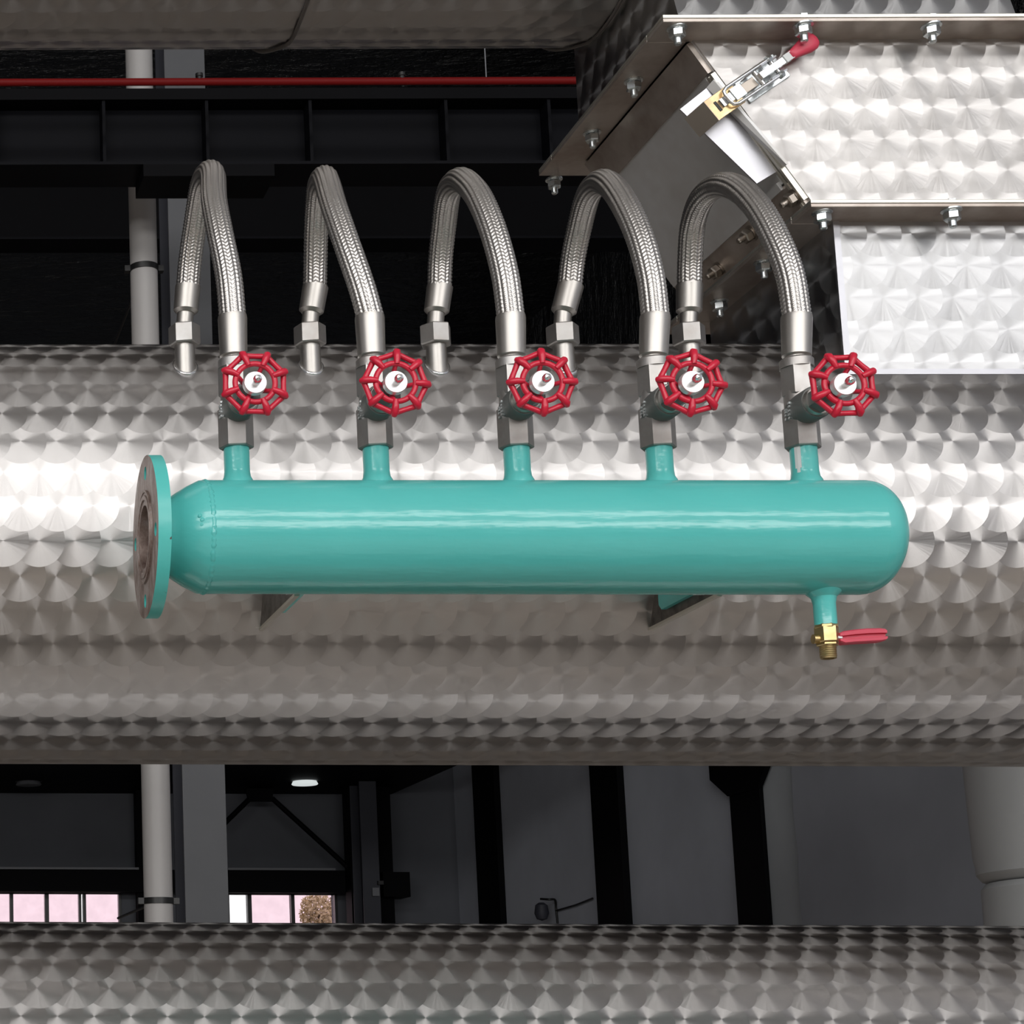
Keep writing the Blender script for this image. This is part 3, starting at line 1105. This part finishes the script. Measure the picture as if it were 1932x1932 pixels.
for (px, lab) in ((490, 'thin steel angle bracket under manifold near its flange'), (1224, 'thin steel angle bracket under manifold near its drain valve')):
    zb_ = None
    # root of the bracket where the ray meets the drum front
    for k in range(60):
        Y = 1.9 + k * 0.005
        p = on_y(px, 1185, Y)
        if p.y >= drum_front(p.z):
            break
    x0 = p.x
    zlow = p.z
    yr = p.y
    br = thing('support_bracket', lab, 'bracket', (x0, yr, zlow), 'brackets under the teal manifold')
    top = ZM - RM * 0.2
    ya = YM + RM * 0.80
    # side plate: level arm from the drum to the back of the shell
    MB().slab([(x0, drum_front(zlow) + 0.004, zlow), (x0, drum_front(top) + 0.004, top), (x0, ya, top), (x0, ya, zlow)], (0.003, 0, 0)).build('side_plate', 'dark_plate', br)
    # folded root flange against the drum, and a folded lip under the arm
    MB().slab([(x0 - 0.005, yr - 0.002, zlow), (x0, yr - 0.002, zlow), (x0, yr - 0.002, top), (x0 - 0.005, yr - 0.002, top)], (0, 0.004, 0)).build('root_flange', 'edge', br)
    MB().box(x0 - 0.001, x0 + 0.004, ya, yr, zlow - 0.003, zlow).build('folded_lip', 'edge', br)
    # teal foot welded to the shell, bolted to the arm
    first = px < 800
    xf = x0 + (0.004 if first else -0.005)
    zl_ = on_y(1262, 1160, 2.01).z - (0.012 if first else 0.0)
    yb0 = yr - (0.075 if first else 0.040)
    MB().slab([(xf, yb0, zl_ + 0.03), (xf, yb0, zl_ + 0.006), (xf, yb0 - 0.006, zl_), (xf, YM + 0.02, zl_), (xf, YM + 0.02, zl_ + 0.03)], (0.005, 0, 0)).build('saddle_foot', 'teal', man)
    MB().cyl((xf - 0.006, ya + 0.03, zlow + 0.010), (xf + 0.012, ya + 0.03, zlow + 0.010), 0.005, 6, False).build('bolt', 'zinc', br)

# ------------------------------------------------------------------ gate valves with red handwheels
WX = [481, 746, 1023, 1305, 1592]
WY = [723, 722, 721, 722, 726]
ROT = [-24, -4, 0, -6, -20]
PROT = 0.080
ORD = ['nearest the flange', 'second from the flange', 'in the middle of the row', 'second from the drain end', 'nearest the drain end']


def handwheel(parent, c, ang, scale):
    """cast wheel in the XZ plane, eight outer knuckles, four recessed spokes"""
    hw = MB()
    Ro, Ri = 58 * scale, 37 * scale
    rt = 5.6 * scale

    def P(r, a, dy=0.0):
        return Vector((c.x + r * math.cos(a), c.y + dy, c.z + r * math.sin(a)))
    A = [math.radians(ang) + k * math.pi / 4 + math.pi / 8 * 0 for k in range(8)]
    # outer ring, straight between knuckles
    for k in range(8):
        a0, a1 = A[k], A[(k + 1) % 8]
        p0, p1 = P(Ro, a0, 0.002), P(Ro, a1, 0.002)
        mid = (p0 + p1) / 2
        hw.tube([p0, mid, p1], [rt * 1.05, rt * 0.9, rt * 1.05], 10)
    # inner ring, round
    n = 40
    hw.tube([P(Ri, 2 * math.pi * k / n + A[0], -0.001) for k in range(n)], rt * 0.95, 10, True, True)
    # knuckles
    for a in A:
        hw.tube([P(Ri - 2 * scale, a, -0.003), P((Ri + Ro) / 2, a, -0.0035), P(Ro + 1 * scale, a, -0.0015), P(Ro + 5 * scale, a, 0.0015)],
                [rt * 0.9, rt * 1.15, rt * 1.3, rt * 0.9], 10)
    rimo = hw.build('handwheel', 'red', parent)
    sp_ = MB()
    for k in range(4):
        a = A[0] + math.pi / 2 * k + math.pi / 2 * 0.0
        sp_.tube([P(Ri, a, 0.0), P(20 * scale, a, 0.010), P(8 * scale, a, 0.013)], [rt * 0.85, rt * 0.8, rt * 1.0], 8)
    sp_.lathe(c + Vector((0, 0.018, 0)), (0, -1, 0), [(0, 11 * scale), (0.012, 13 * scale)], 20)
    sp_.build('spokes', 'red', rimo)
    return rimo


for i, px in enumerate(VX):
    x, z0 = ZT[px]
    vt = thing('gate_valve', 'steel valve with red handwheel, ' + ORD[i] + ' on the teal manifold', 'valve', (x, YM, z0),
               'red-wheeled valves on the manifold')
    wc0 = on_y(WX[i], WY[i], YM - PROT)
    zs0 = wc0.z + 0.0
    # body: lower hexagon, waist, upper hexagon
    z_top = on_y(px, 690, YM).z
    af = 57 * SC
    ph = math.radians(30 - 8)
    zl1 = z0 + 52 * SC
    MB().hexa((x, YM, z0 - 0.002), (x, YM, zl1 + 0.012), af, (0, -1, 0), 0.0012, ph).build('inlet_hexagon', 'valve', vt)
    MB().lathe((x, YM, zl1), (0, 0, 1), [(0, 25 * SC), (0.006, 27 * SC), (z_top - zl1 - 0.03, 27 * SC), (z_top - zl1 - 0.02, 25 * SC)], 40).build('body', 'valve', vt)
    MB().hexa((x, YM, z_top - 62 * SC), (x, YM, z_top), af * 0.92, (0, -1, 0), 0.0012, ph).build('outlet_hexagon', 'valve', vt)
    # cast lettering lumps on the left flank
    cm = MB()
    for k in range(9):
        zz = zs0 - 0.010 + 0.0035 * (k % 5) + random.uniform(-.001, .001)
        yy = YM - 0.012 + 0.007 * (k // 5)
        cm.box(x - 30.5 * SC - 0.001, x - 26 * SC, yy, yy + 0.003, zz, zz + 0.002)
    cm.build('cast_marks', 'zinc', vt)
    # bonnet pointing at the viewer, a touch towards the wheel centre
    b0 = Vector((x, YM, zs0))
    dirv = (wc0 - b0).normalized()
    MB().lathe(b0, dirv, [(0.0, 30 * SC), (0.012, 31.5 * SC), (0.030, 31.5 * SC), (0.032, 29.5 * SC)], 40).build('bonnet', 'bonnet', vt)
    MB().lathe(b0, dirv, [(0.030, 27.5 * SC), (0.034, 28 * SC), (0.037, 26 * SC)], 40).build('bonnet_ring', 'fitting', vt)
    MB().hexa(b0 + dirv * 0.036, b0 + dirv * 0.056, 44 * SC, (0, 0, 1), 0.001).build('gland_nut', 'bonnet', vt)
    MB().cyl(b0 + dirv * 0.05, b0 + dirv * (PROT + 0.010), 7 * SC, 16).build('stem', 'chrome', vt)
    hwl = handwheel(vt, wc0, 90 + ROT[i], SC * 0.985)
    MB().lathe(wc0 + Vector((0, -0.000, 0)), (0, -1, 0), [(-0.004, 21.5 * SC), (0.0015, 21.5 * SC), (0.003, 20 * SC), (0.003, 7 * SC)], 36).build('washer', 'washer', hwl)
    MB().lathe(wc0 + Vector((0, -0.002, 0)), (0, -1, 0), [(0, 8.2 * SC), (0.011, 8.2 * SC), (0.0145, 5.5 * SC), (0.0155, 0)], 20).build('stem_nut', 'chrome', hwl)

# ------------------------------------------------------------------ braided hoses
SX = [348, 585, 822, 1062, 1300]
YS2 = 2.06
HOSE_PTS = [
    [(439, 600), (431, 520), (415, 440), (404, 380), (402, 335), (394, 326), (381, 350), (369, 420), (359, 490), (354, 548)],
    [(699, 600), (682, 540), (654, 460), (630, 390), (617, 345), (610, 336), (602, 356), (597, 420), (595, 490), (594, 548)],
    [(964, 600), (953, 520), (932, 440), (905, 375), (880, 345), (862, 341), (846, 365), (837, 430), (831, 490), (829, 548)],
    [(1237, 600), (1227, 520), (1206, 445), (1178, 385), (1152, 350), (1130, 344), (1109, 370), (1093, 430), (1081, 490), (1075, 545)],
    [(1504, 600), (1491, 520), (1466, 455), (1432, 395), (1392, 356), (1355, 350), (1324, 375), (1307, 425), (1302, 490), (1301, 545)],
]
HY = [1.82, 1.822, 1.835, 1.862, 1.905, 1.945, 1.985, 2.03, 2.052, 2.06]


def braid_tube(pts, rad):
    """tube whose surface is raised in a herringbone of plaited wires"""
    NC, PITCH_ = 16, 0.0041
    per = 7
    _, L = resample(pts, 10)
    rows = int(L / PITCH_ * 4)
    rp, L = resample(pts, rows)
    seg = NC * per
    e = None
    V, Fc = [], []
    for i, p in enumerate(rp):
        t = (rp[min(i + 1, rows - 1)] - rp[max(i - 1, 0)]).normalized()
        if e is None:
            r0 = Vector((0, -1, 0))
        else:
            r0 = e
        e = (r0 - t * r0.dot(t)).normalized()
        bb = t.cross(e)
        sdist = L * i / (rows - 1)
        for k in range(seg):
            c, fx = divmod(k, per)
            fx = fx / per
            sgn = 1 if c % 2 else -1
            ph = sdist / PITCH_ + sgn * (fx - 0.5) * 0.9
            crown = math.sin(math.pi * (fx + 0.5 / per))
            hgt = (abs(math.sin(math.pi * ph)) - 0.5) * 0.0011 * (0.35 + 0.65 * crown) + (crown - 0.6) * 0.0009
            a = 2 * math.pi * k / seg
            V.append(p + (e * math.cos(a) + bb * math.sin(a)) * (rad + hgt))
        if i:
            o1, o0 = i * seg, (i - 1) * seg
            for k in range(seg):
                k2 = (k + 1) % seg
                Fc.append((o0 + k, o0 + k2, o1 + k2, o1 + k))
    return MB().add(V, Fc, True)


hose_end = []
for i, px in enumerate(VX):
    xv, z0 = ZT[px]
    ztop = on_y(px, 690, YM).z
    hs = thing('braided_hose', 'arched steel-braided hose rising from the valve ' + ORD[i], 'hose', (xv, YM, ztop),
               'braided hoses between valves and drum')
    pts = [on_y(a, b, y) for (a, b), y in zip(HOSE_PTS[i], HY)]
    braid_tube(catmull(pts, 14), 24.3 * SC).build('braid', 'braid', hs)
    # front ferrule: from the valve outlet up to the braid
    fa, fb = pts[0], pts[1]
    dirf = (pts[1] - pts[0]).normalized()
    base = Vector((xv, YM, ztop))
    ft = pts[0] + dirf * 0.004
    ax = (ft - base)
    Lf = ax.length
    MB().lathe(base - ax.normalized() * 0.002, ax, [(0, 22 * SC), (0.010, 22 * SC), (0.012, 25.8 * SC), (Lf - 0.003, 27.8 * SC), (Lf, 27 * SC), (Lf, 22 * SC)], 40).build('ferrule', 'fitting', hs)
    MB().lathe(base + Vector((0, 0, -0.003)), (0, 0, 1), [(0, 30 * SC), (0.008, 30 * SC), (0.010, 26 * SC)], 36).build('valve_collar', 'valve', hs)
    # rear ferrule, neck, union nut and drum stub (drum stub is part of the drum)
    e1 = pts[-1]
    e0 = pts[-2]
    ps = on_y(SX[i], 640, YS2)
    s2 = vdepth(ps) / F_PX
    zft = on_y(SX[i], 592, YS2).z
    rb = Vector((ps.x + 0.002, YS2, zft))
    ax = (e1 - rb)
    Lr = ax.length + 0.004
    MB().lathe(rb, ax, [(0, 17 * s2), (0.0035, 23 * s2), (Lr, 24 * s2), (Lr, 19 * s2)], 40).build('ferrule', 'fitting', hs)
    znt, znb = on_y(SX[i], 615, YS2).z, on_y(SX[i], 652, YS2).z
    MB().cyl((ps.x, YS2, znt - 0.002), (rb.x, rb.y, rb.z + 0.002), 15.5 * s2, 32).build('neck', 'fitting', hs)
    MB().hexa((ps.x, YS2, znb), (ps.x, YS2, znt), 51 * s2, (0, -1, 0), 0.0014, math.radians(30 - 12 + (18 if i == 2 else 0))).build('union_nut', 'valve', hs)
    # stub on the drum
    for k in range(80):
        zz = znb - 0.002 * k
        if drum_front(zz) <= YS2 - 0.016 or (zz - ZC) ** 2 + (YS2 - YC) ** 2 < R * R:
            break
    zst = ZC + math.sqrt(R * R - (YS2 - YC) ** 2) - 0.012
    MB().lathe((ps.x, YS2, zst), (0, 0, 1), [(0, 19.5 * s2), (znb - zst + 0.003, 18.5 * s2)], 36).build('hose_stub', 'fitting', main_drum)
    # weld bead where the stub meets the curved drum
    bead = []
    for k in range(40):
        a = 2 * math.pi * k / 40
        yy = YS2 + math.sin(a) * 20.5 * s2
        bead.append((ps.x + math.cos(a) * 20.5 * s2, yy, ZC + math.sqrt(R * R - (yy - YC) ** 2) + 0.0005))
    MB().tube(bead, 0.0022, 8, True, True).build('stub_weld', 'chrome', main_drum)

# ------------------------------------------------------------------ brass drain valve
dv_ = thing('drain_valve', 'small brass ball valve with red lever under the manifold', 'valve', (xdn, YM, zd0))
zz = lambda py: on_y(1557, py, YM).z
MB().lathe((xdn, YM, zz(1179)), (0, 0, -1), [(0, 20 * SC), (0.001, 21 * SC), (0.003, 21 * SC), (0.0035, 20 * SC)], 8, False).build('inlet_collar', 'brass', dv_)
MB().hexa((xdn, YM, zz(1213)), (xdn, YM, zz(1182)), 37 * SC, (0, -1, 0), 0.001, math.radians(20)).build('body', 'brass', dv_)
MB().hexa((xdn, YM, zz(1219)), (xdn, YM, zz(1213)), 34 * SC, (0, -1, 0), 0.0008, math.radians(20)).build('outlet_shoulder', 'brass', dv_)
ol = [(0, 14.5 * SC)]
for k in range(6):
    ol += [(0.001 + k * 0.0019, 14.8 * SC), (0.0019 + k * 0.0019, 13.9 * SC)]
ol += [(0.0128, 13.6 * SC), (0.0128, 10 * SC), (0.008, 9.5 * SC), (0.008, 0)]
MB().lathe((xdn, YM, zz(1218)), (0, 0, -1), ol, 32).build('threaded_outlet', 'brass', dv_)
zh = zz(1204)
MB().cyl((xdn - 26 * SC, YM, zh - 0.001), (xdn - 14 * SC, YM, zh - 0.001), 9 * SC, 16).build('packing_nut', 'brass', dv_)
MB().cyl((xdn + 15 * SC, YM, zh), (xdn + 24 * SC, YM, zh), 9 * SC, 16).build('stem', 'zinc', dv_)
lev = MB()
stn = [(19, 1204, 8), (28, 1204, 12), (45, 1202, 12.5), (70, 1200, 13), (95, 1199, 12.5), (104, 1198.5, 11), (106, 1198.5, 9)]
V, Fc = [], []
for (dx, py, hh) in stn:
    zc = zz(py)
    for (yy, zf) in ((-0.004, 1), (-0.006, 0.8), (-0.006, 0.25), (-0.0025, 0.12), (-0.0025, -0.3), (-0.006, -0.42), (-0.006, -0.85), (-0.004, -1), (0.005, -1), (0.005, 1)):
        V.append((xdn + dx * SC, YM + yy, zc + zf * hh * SC))
n = 10
for k in range(len(stn) - 1):
    for j in range(n):
        j2 = (j + 1) % n
        Fc.append((k * n + j, k * n + n + j, k * n + n + j2, k * n + j2))
Fc.append(tuple(range(n)))
Fc.append(tuple(range(len(V) - 1, len(V) - n - 1, -1)))
lev.add(V, Fc)
lev.build('lever', 'red_grip', dv_)

# ------------------------------------------------------------------ chute at the upper right
BY = 2.36                                   # back plane
ZF1 = on_y(1600, 40, FY - 0.04).z           # underside of the upper flange
ZF1t = on_y(1600, 26, FY - 0.04).z
ZF2 = on_y(1700, 390, FY - 0.04).z
ZF2t = on_y(1700, 376, FY - 0.04).z
XT = on_y(1306, 72, FY).x                   # left edge of the middle housing at the top
XB = on_y(1548, 376, FY).x                  # and at the bottom
XB2 = on_y(1572, 430, FY).x                 # left edge of the lower box
XRr = XUL + 0.385                           # right side of all sections
ZB2 = on_y(1760, 706, FY).z

# upper duct section
ud = thing('chute_duct', 'engine-turned duct section standing on the upper bolted flange', 'duct', ((XUL + XRr) / 2, (FY + BY) / 2, ZF1t))
ZTOP = ZF1t + 0.62
TL = 0.2
MB().slab([(XUL, FY, ZF1t - 0.004), (XRr, FY, ZF1t - 0.004), (XRr, FY + TL, ZTOP), (XUL, FY + TL, ZTOP)], (0, 0.003, 0)).build('front_panel', 'turned_panel', ud, uv=True)
MB().slab([(XUL, FY + 0.003, ZF1t - 0.004), (XUL, BY, ZF1t - 0.004), (XUL, BY, ZTOP), (XUL, FY + TL + 0.003, ZTOP)], (0.003, 0, 0)).build('side_panel', 'turned_panel', ud, uv=True)
MB().slab([(XRr - 0.003, FY + 0.003, ZF1t - 0.004), (XRr - 0.003, BY, ZF1t - 0.004), (XRr - 0.003, BY, ZTOP), (XRr - 0.003, FY + TL + 0.003, ZTOP)], (0.003, 0, 0)).build('side_panel', 'turned_panel', ud, uv=True)
MB().box(XUL + 0.003, XRr - 0.003, BY - 0.003, BY, ZF1t - 0.004, ZTOP).build('back_panel', 'turned_panel', ud, uv=True)
MB().box(XUL, XRr, FY + TL, BY, ZTOP, ZTOP + 0.003).build('top_panel', 'sheet', ud)


def frame_ring(x0, x1, y0, y1, z0, z1, w, name, mat, parent, xin0=None):
    """horizontal flange: four strips around an opening"""
    xi = x0 + w if xin0 is None else xin0
    f = MB()
    f.box(x0, x1, y0, y0 + w, z0, z1)
    f.box(x0, x1, y1 - w, y1, z0, z1)
    f.box(x0, xi, y0 + w, y1 - w, z0, z1)
    f.box(x1 - w, x1, y0 + w, y1 - w, z0, z1)
    return f.build(name, mat, parent, bevel=0.0006)


XFL = on_y(1251, 33, FY - 0.04).x
frame_ring(XFL, XRr + 0.045, FY - 0.04, BY + 0.04, ZF1 + (ZF1t - ZF1) * 0.52, ZF1t, 0.045, 'flange', 'edge', ud)

mid = thing('chute_housing', 'slanted-sided chute housing between two bolted flanges with toggle clamp on it', 'chute', ((XB + XRr) / 2, (FY + BY) / 2, ZF2))
frame_ring(XFL, XRr + 0.045, FY - 0.04, BY + 0.04, ZF1, ZF1 + (ZF1t - ZF1) * 0.48, 0.045, 'upper_flange', 'flange', mid)
XF2 = on_y(1530, 383, FY - 0.04).x
frame_ring(XF2, XRr + 0.045, FY - 0.04, BY + 0.04, ZF2 + (ZF2t - ZF2) * 0.52, ZF2t, 0.045, 'lower_flange', 'edge', mid)
MB().slab([(XT, FY, ZF1 + 0.001), (XRr, FY, ZF1 + 0.001), (XRr, FY, ZF2t), (XB, FY, ZF2t)], (0, 0.003, 0)).build('front_panel', 'turned_worn', mid, uv=True)
# sloping left wall
nL = Vector((ZF1 - ZF2t, 0, (XB - XT))).normalized()      # candidate normal
if nL.x > 0:
    nL = -nL
sl = (Vector((XB, 0, ZF2t)) - Vector((XT, 0, ZF1)))
SLEN = sl.length
sl.normalize()
nL = Vector((sl.z, 0, -sl.x))
if nL.x > 0:
    nL = -nL


def LW(s, y, c=0.0):
    """point on the sloping wall: s metres down the slope, depth y, c metres proud of it"""
    return Vector((XT, y, ZF1)) + sl * s + nL * c


def lw_slab(s0, s1, y0, y1, c0, c1, name, mat, uv=False, bevel=0.0):
    return MB().slab([LW(s0, y0, c0), LW(s0, y1, c0), LW(s1, y1, c0), LW(s1, y0, c0)], nL * (c1 - c0)).build(name, mat, mid, uv=uv, bevel=bevel)


def lw_pix(px, py, c=0.0):
    return on_plane(px, py, LW(0, FY, c), nL)


lw_slab(0, SLEN, FY + 0.003, BY, -0.003, 0.0, 'sloping_wall', 'sheet')
MB().box(XRr - 0.003, XRr, FY + 0.003, BY, ZF2t, ZF1).build('side_panel', 'sheet', mid)
MB().slab([(XT, BY, ZF1), (XRr, BY, ZF1), (XRr, BY, ZF2t), (XB, BY, ZF2t)], (0, -0.003, 0)).build('back_panel', 'sheet', mid)
lw_slab(0.0, 0.042, FY + 0.004, BY, 0.0, 0.006, 'collar_strip', 'flange')
lw_slab(0.040, SLEN * 0.78, FY + 0.016, BY + 0.004, 0.0, 0.004, 'access_door', 'sheet', bevel=0.001)
lw_slab(SLEN * 0.79, SLEN * 0.985, FY + 0.004, BY, 0.0, 0.005, 'lower_strip', 'flange')
lw_slab(SLEN * 0.76, SLEN * 0.80, FY + 0.02, BY - 0.004, 0.004, 0.008, 'lap_strip', 'sheet')
# bright twin rail along the front edge
lw_slab(0.045, SLEN * 0.90, FY + 0.001, FY + 0.005, 0.0, 0.006, 'edge_rail', 'edge')
lw_slab(0.045, SLEN * 0.985, FY + 0.008, FY + 0.012, 0.0, 0.006, 'edge_rail', 'edge')
# keeper plate for the clamp: foot on the door near the front edge, outer lip lifted
k1, k2 = lw_pix(1337, 163, 0.004), lw_pix(1478, 316, 0.004)
yk = (k1.y + k2.y) / 2
k1, k2 = on_y(1337, 163, yk), on_y(1478, 316, yk)
k3, k4 = on_y(1428, 346, yk + 0.006), on_y(1283, 206, yk + 0.006)
MB().slab([k1, k2, k3, k4], (0, 0.002, 0)).build('keeper_plate', 'bright', mid)
k1f, k2f = lw_pix(1350, 148, 0.004), lw_pix(1488, 308, 0.004)
MB().slab([k1, k2, k2f, k1f], nL * 0.003).build('keeper_foot', 'sheet', mid)


def hang_bolt(parent, p, d, mat='zinc', s=1.0, grip=0.0):
    """bolt end, nut and washer hanging from p in direction d"""
    d = Vector(d).normalized()
    ph = random.uniform(0, 1)
    st = MB().lathe(p, d, [(-(grip + 0.001) if grip else -0.012 * s, 0.0042 * s), (0.0195 * s, 0.0042 * s), (0.021 * s, 0.003 * s)], 14).build('bolt', mat, parent)
    MB().hexa(Vector(p) + d * 0.0028 * s, Vector(p) + d * 0.0125 * s, 0.0155 * s, d.orthogonal(), 0.0014 * s, ph).build('nut', mat, st)
    MB().lathe(p, d, [(-0.0003, 0.0108 * s), (0.0014 * s, 0.0108 * s), (0.0014 * s, 0.008 * s), (0.0030 * s, 0.008 * s)], 20).build('washer', mat, st)
    if grip:
        MB().hexa(Vector(p) - d * (grip - 0.0002), Vector(p) - d * (grip + 0.0028), 0.0115, d.orthogonal(), 0.0004, ph).build('bolt_head', mat, st)
    return st


dn = Vector((0, 0, -1))
for (px, py) in ((1277, 52), (1515, 47), (1757, 48), (1195, 152), (1117, 250), (1045, 338)):
    hang_bolt(mid, on_plane(px, py, (0, 0, ZF1), dn), dn, grip=ZF1t - ZF1)
hang_bolt(mid, Vector((XRr + 0.02, FY - 0.018, ZF1)), dn, grip=ZF1t - ZF1)
for (px, py) in ((1500, 372), (1418, 440), (1358, 508)):
    hang_bolt(mid, lw_pix(px, py, 0.005), nL, 'rusty_bolt', 0.95)
# small black block filling the corner gap
MB().box(XB - 0.012, XB + 0.004, FY - 0.001, FY + 0.012, ZF2t, ZF2t + 0.008).build('corner_gap_block', 'black', mid)

low = thing('chute_box', 'bright engine-turned lower chute box resting on the large drum', 'chute', ((XB2 + XRr) / 2, (FY + BY) / 2, ZB2))
frame_ring(XF2, XRr + 0.045, FY - 0.04, BY + 0.04, ZF2, ZF2 + (ZF2t - ZF2) * 0.48, 0.045, 'flange', 'flange', low)
# bright front edge of the lower flange pair is the cut sheet edge
MB().box(XB2, XRr, FY, FY + 0.003, ZB2, ZF2 + 0.001).build('front_panel', 'turned_panel', low, uv=True)
def drum_top(y):
    return ZC + math.sqrt(R * R - (y - YC) ** 2)


for xs_ in (XB2, XRr - 0.003):
    foot = [(xs_, FY + 0.003 + (BY - FY - 0.003) * k / 14) for k in range(15)]
    pts = [(xs_, y, drum_top(y) - 0.003) for (_, y) in foot] + [(xs_, BY, ZF2 + 0.001), (xs_, FY + 0.003, ZF2 + 0.001)]
    MB().slab(pts, (0.003, 0, 0)).build('side_panel', 'turned_panel', low, uv=True)
MB().box(XB2 + 0.003, XRr - 0.003, BY - 0.003, BY, drum_top(BY) - 0.003, ZF2 + 0.001).build('back_panel', 'turned_panel', low, uv=True)
MB().box(XB2 - 0.001, XB2 + 0.006, FY - 0.0025, FY, ZB2, ZF2).build('side_lip', 'bright', low)
MB().box(XB2 - 0.001, XRr, FY - 0.0035, FY, ZB2 - 0.001, ZB2 + 0.005).build('bottom_lip', 'bright', low)
for (px, py) in ((1551, 400), (1795, 396), (1440, 494), (1357, 568)):
    hang_bolt(low, on_plane(px, py, (0, 0, ZF2), dn), dn, grip=ZF2t - ZF2)

# ------------------------------------------------------------------ toggle clamp on the housing
CY = FY - 0.001
O = on_y(1415, 163, CY)
ex = (on_y(1528, 88, CY) - on_y(1312, 236, CY)).normalized()
ez = Vector((0, -1, 0))
ey = ez.cross(ex)
U = vdepth(O) / F_PX
tcl = thing('toggle_clamp', 'zinc toggle clamp with red grip bridging the housing edge', 'clamp', O)


def cbox(name, mat, a, b, c, bevel=0.0006):
    return MB().obox(O, ex * U, ey * U, ez, a, b, c).build(name, mat, tcl, bevel=bevel)


def CP(a, b, c):
    return O + ex * (a * U) + ey * (b * U) + ez * c


cbox('base_plate', 'zinc', (-22, 74), (-27, 27), (0, 0.0022))
for sb in (-1, 1):
    lug = MB().slab([CP(-12, sb * 15, 0.002), CP(66, sb * 15, 0.002), CP(60, sb * 15, 0.016), CP(20, sb * 15, 0.02), CP(-6, sb * 15, 0.010)], ey * (0.0018 * sb))
    lug.build('side_lug', 'chrome', tcl)
for a in (8, 46):
    MB().cyl(CP(a, -21, 0.013), CP(a, 21, 0.013), 0.0028, 12).build('pivot_pin', 'chrome', tcl)
# U bolt reaching over to the hook
ub = [CP(44, 19, 0.016), CP(-20, 19, 0.019), CP(-62, 19, 0.020), CP(-70, 15, 0.020), CP(-72, 8, 0.020), CP(-72, -8, 0.020), CP(-70, -15, 0.020), CP(-62, -19, 0.020), CP(-20, -19, 0.019), CP(44, -19, 0.016)]
MB().tube(ub, 0.0021, 10).build('u_bolt', 'chrome', tcl)
for sb in (-1, 1):
    MB().hexa(CP(40, sb * 19, 0.0162), CP(47, sb * 19, 0.016), 0.008, ez).build('adjusting_nut', 'zinc', tcl)
# lever and red grip
cbox('lever_arm', 'chrome', (6, 82), (-7, 7), (0.016, 0.021))
cbox('grip_collar', 'lamp_shade', (62, 80), (-8, 8), (0.0155, 0.0225))
gp = []
st_ = [(76, 9, .0042), (84, 10, .0048), (100, 13.5, .0058), (116, 17.5, .0066), (128, 17.5, .0064), (135, 13, .005), (138, 6, .003)]
V, Fc = [], []
n = 20
for (a, w, hh) in st_:
    for k in range(n):
        q = 2 * math.pi * k / n
        V.append(CP(a, w * math.copysign(abs(math.cos(q)) ** 0.8, math.cos(q)), 0.019 + hh * math.copysign(abs(math.sin(q)) ** 0.8, math.sin(q))))
for k in range(len(st_) - 1):
    for j in range(n):
        j2 = (j + 1) % n
        Fc.append((k * n + j, k * n + n + j, k * n + n + j2, k * n + j2))
Fc.append(tuple(range(n)))
Fc.append(tuple(range(len(V) - 1, len(V) - n - 1, -1)))
MB().add(V, Fc, True).build('grip', 'red_grip', tcl)
# yellow zinc hook plate folded down over the keeper
hk = MB()
hk.slab([CP(-104, 23, 0.010), CP(-44, 23, 0.014), CP(-44, -23, 0.014), CP(-104, -23, 0.010)], ez * 0.002)
hk.build('hook_plate', 'yellow_zinc', tcl, bevel=0.0005)
MB().slab([CP(-104, 23, 0.012), CP(-104, -23, 0.012), CP(-128, -23, -0.012), CP(-128, 23, -0.012)], ex * 0.002).build('hook_fold', 'rusty_bolt', tcl)
cbox('hook_tongue', 'chrome', (-84, -56), (-9, 9), (0.012, 0.0175))
cbox('hook_slot_dark', 'black', (-92, -86), (-11, 11), (0.0125, 0.0135))  # black slab painted in for the dark of the hook plate's slot
cbox('locking_block', 'zinc', (-58, -34), (-13, 13), (0.012, 0.019))
cbox('spring', 'rusty_bolt', (-30, 2), (-10, 10), (0.003, 0.012))

# ------------------------------------------------------------------ cables hanging past the upper drum
def cable(pix, rad, lab):
    """pix: points read where the cable lies on the drum, from high to low; it goes on over the top and hangs free below"""
    hits = [drum_theta(px, py, ZU) for (px, py) in pix]

    def at(th, x, lift):
        return Vector((x, YC - (R + lift) * math.cos(th), ZU + (R + lift) * math.sin(th)))
    # one smooth run of (angle, x) sampled every few degrees, always just clear of the jacket
    th0, x0 = hits[0]
    thn, xn = hits[-1]
    run = [(math.radians(115), x0 + 0.010), (math.radians(60), x0 + 0.010), (0.0, x0 + 0.006)] + hits
    run += [(thn - 0.12, xn - 0.014), (thn - 0.30, xn - 0.022), (thn - 0.6, xn - 0.024)]
    sm = []
    for (ta, xa), (tb, xb) in zip(run, run[1:]):
        n = max(2, int(abs(tb - ta) / math.radians(2)) + 1)
        sm += [(ta + (tb - ta) * k / n, min(xa + (xb - xa) * k / n, XUL - 0.006)) for k in range(n)]
    sm.append(run[-1])
    for _ in range(6):
        sm = [sm[0]] + [(q[0], (p[1] + q[1] + r[1]) / 3) for p, q, r in zip(sm, sm[1:], sm[2:])] + [sm[-1]]
    P_ = [at(t, x, rad + 0.0004) for (t, x) in sm]
    tag(MB().tube(P_, rad, 8).build('hanging_cable', 'cable'), lab, 'cable')


cable([(577, 8), (568, 30), (556, 60), (545, 80)], 0.0026, 'grey cable hanging across the bright stretch of the overhead drum')
cable([(1166, 6), (1158, 26), (1146, 46), (1130, 64), (1112, 78)], 0.002, 'grey cable hanging beside the chute duct at the overhead drum')
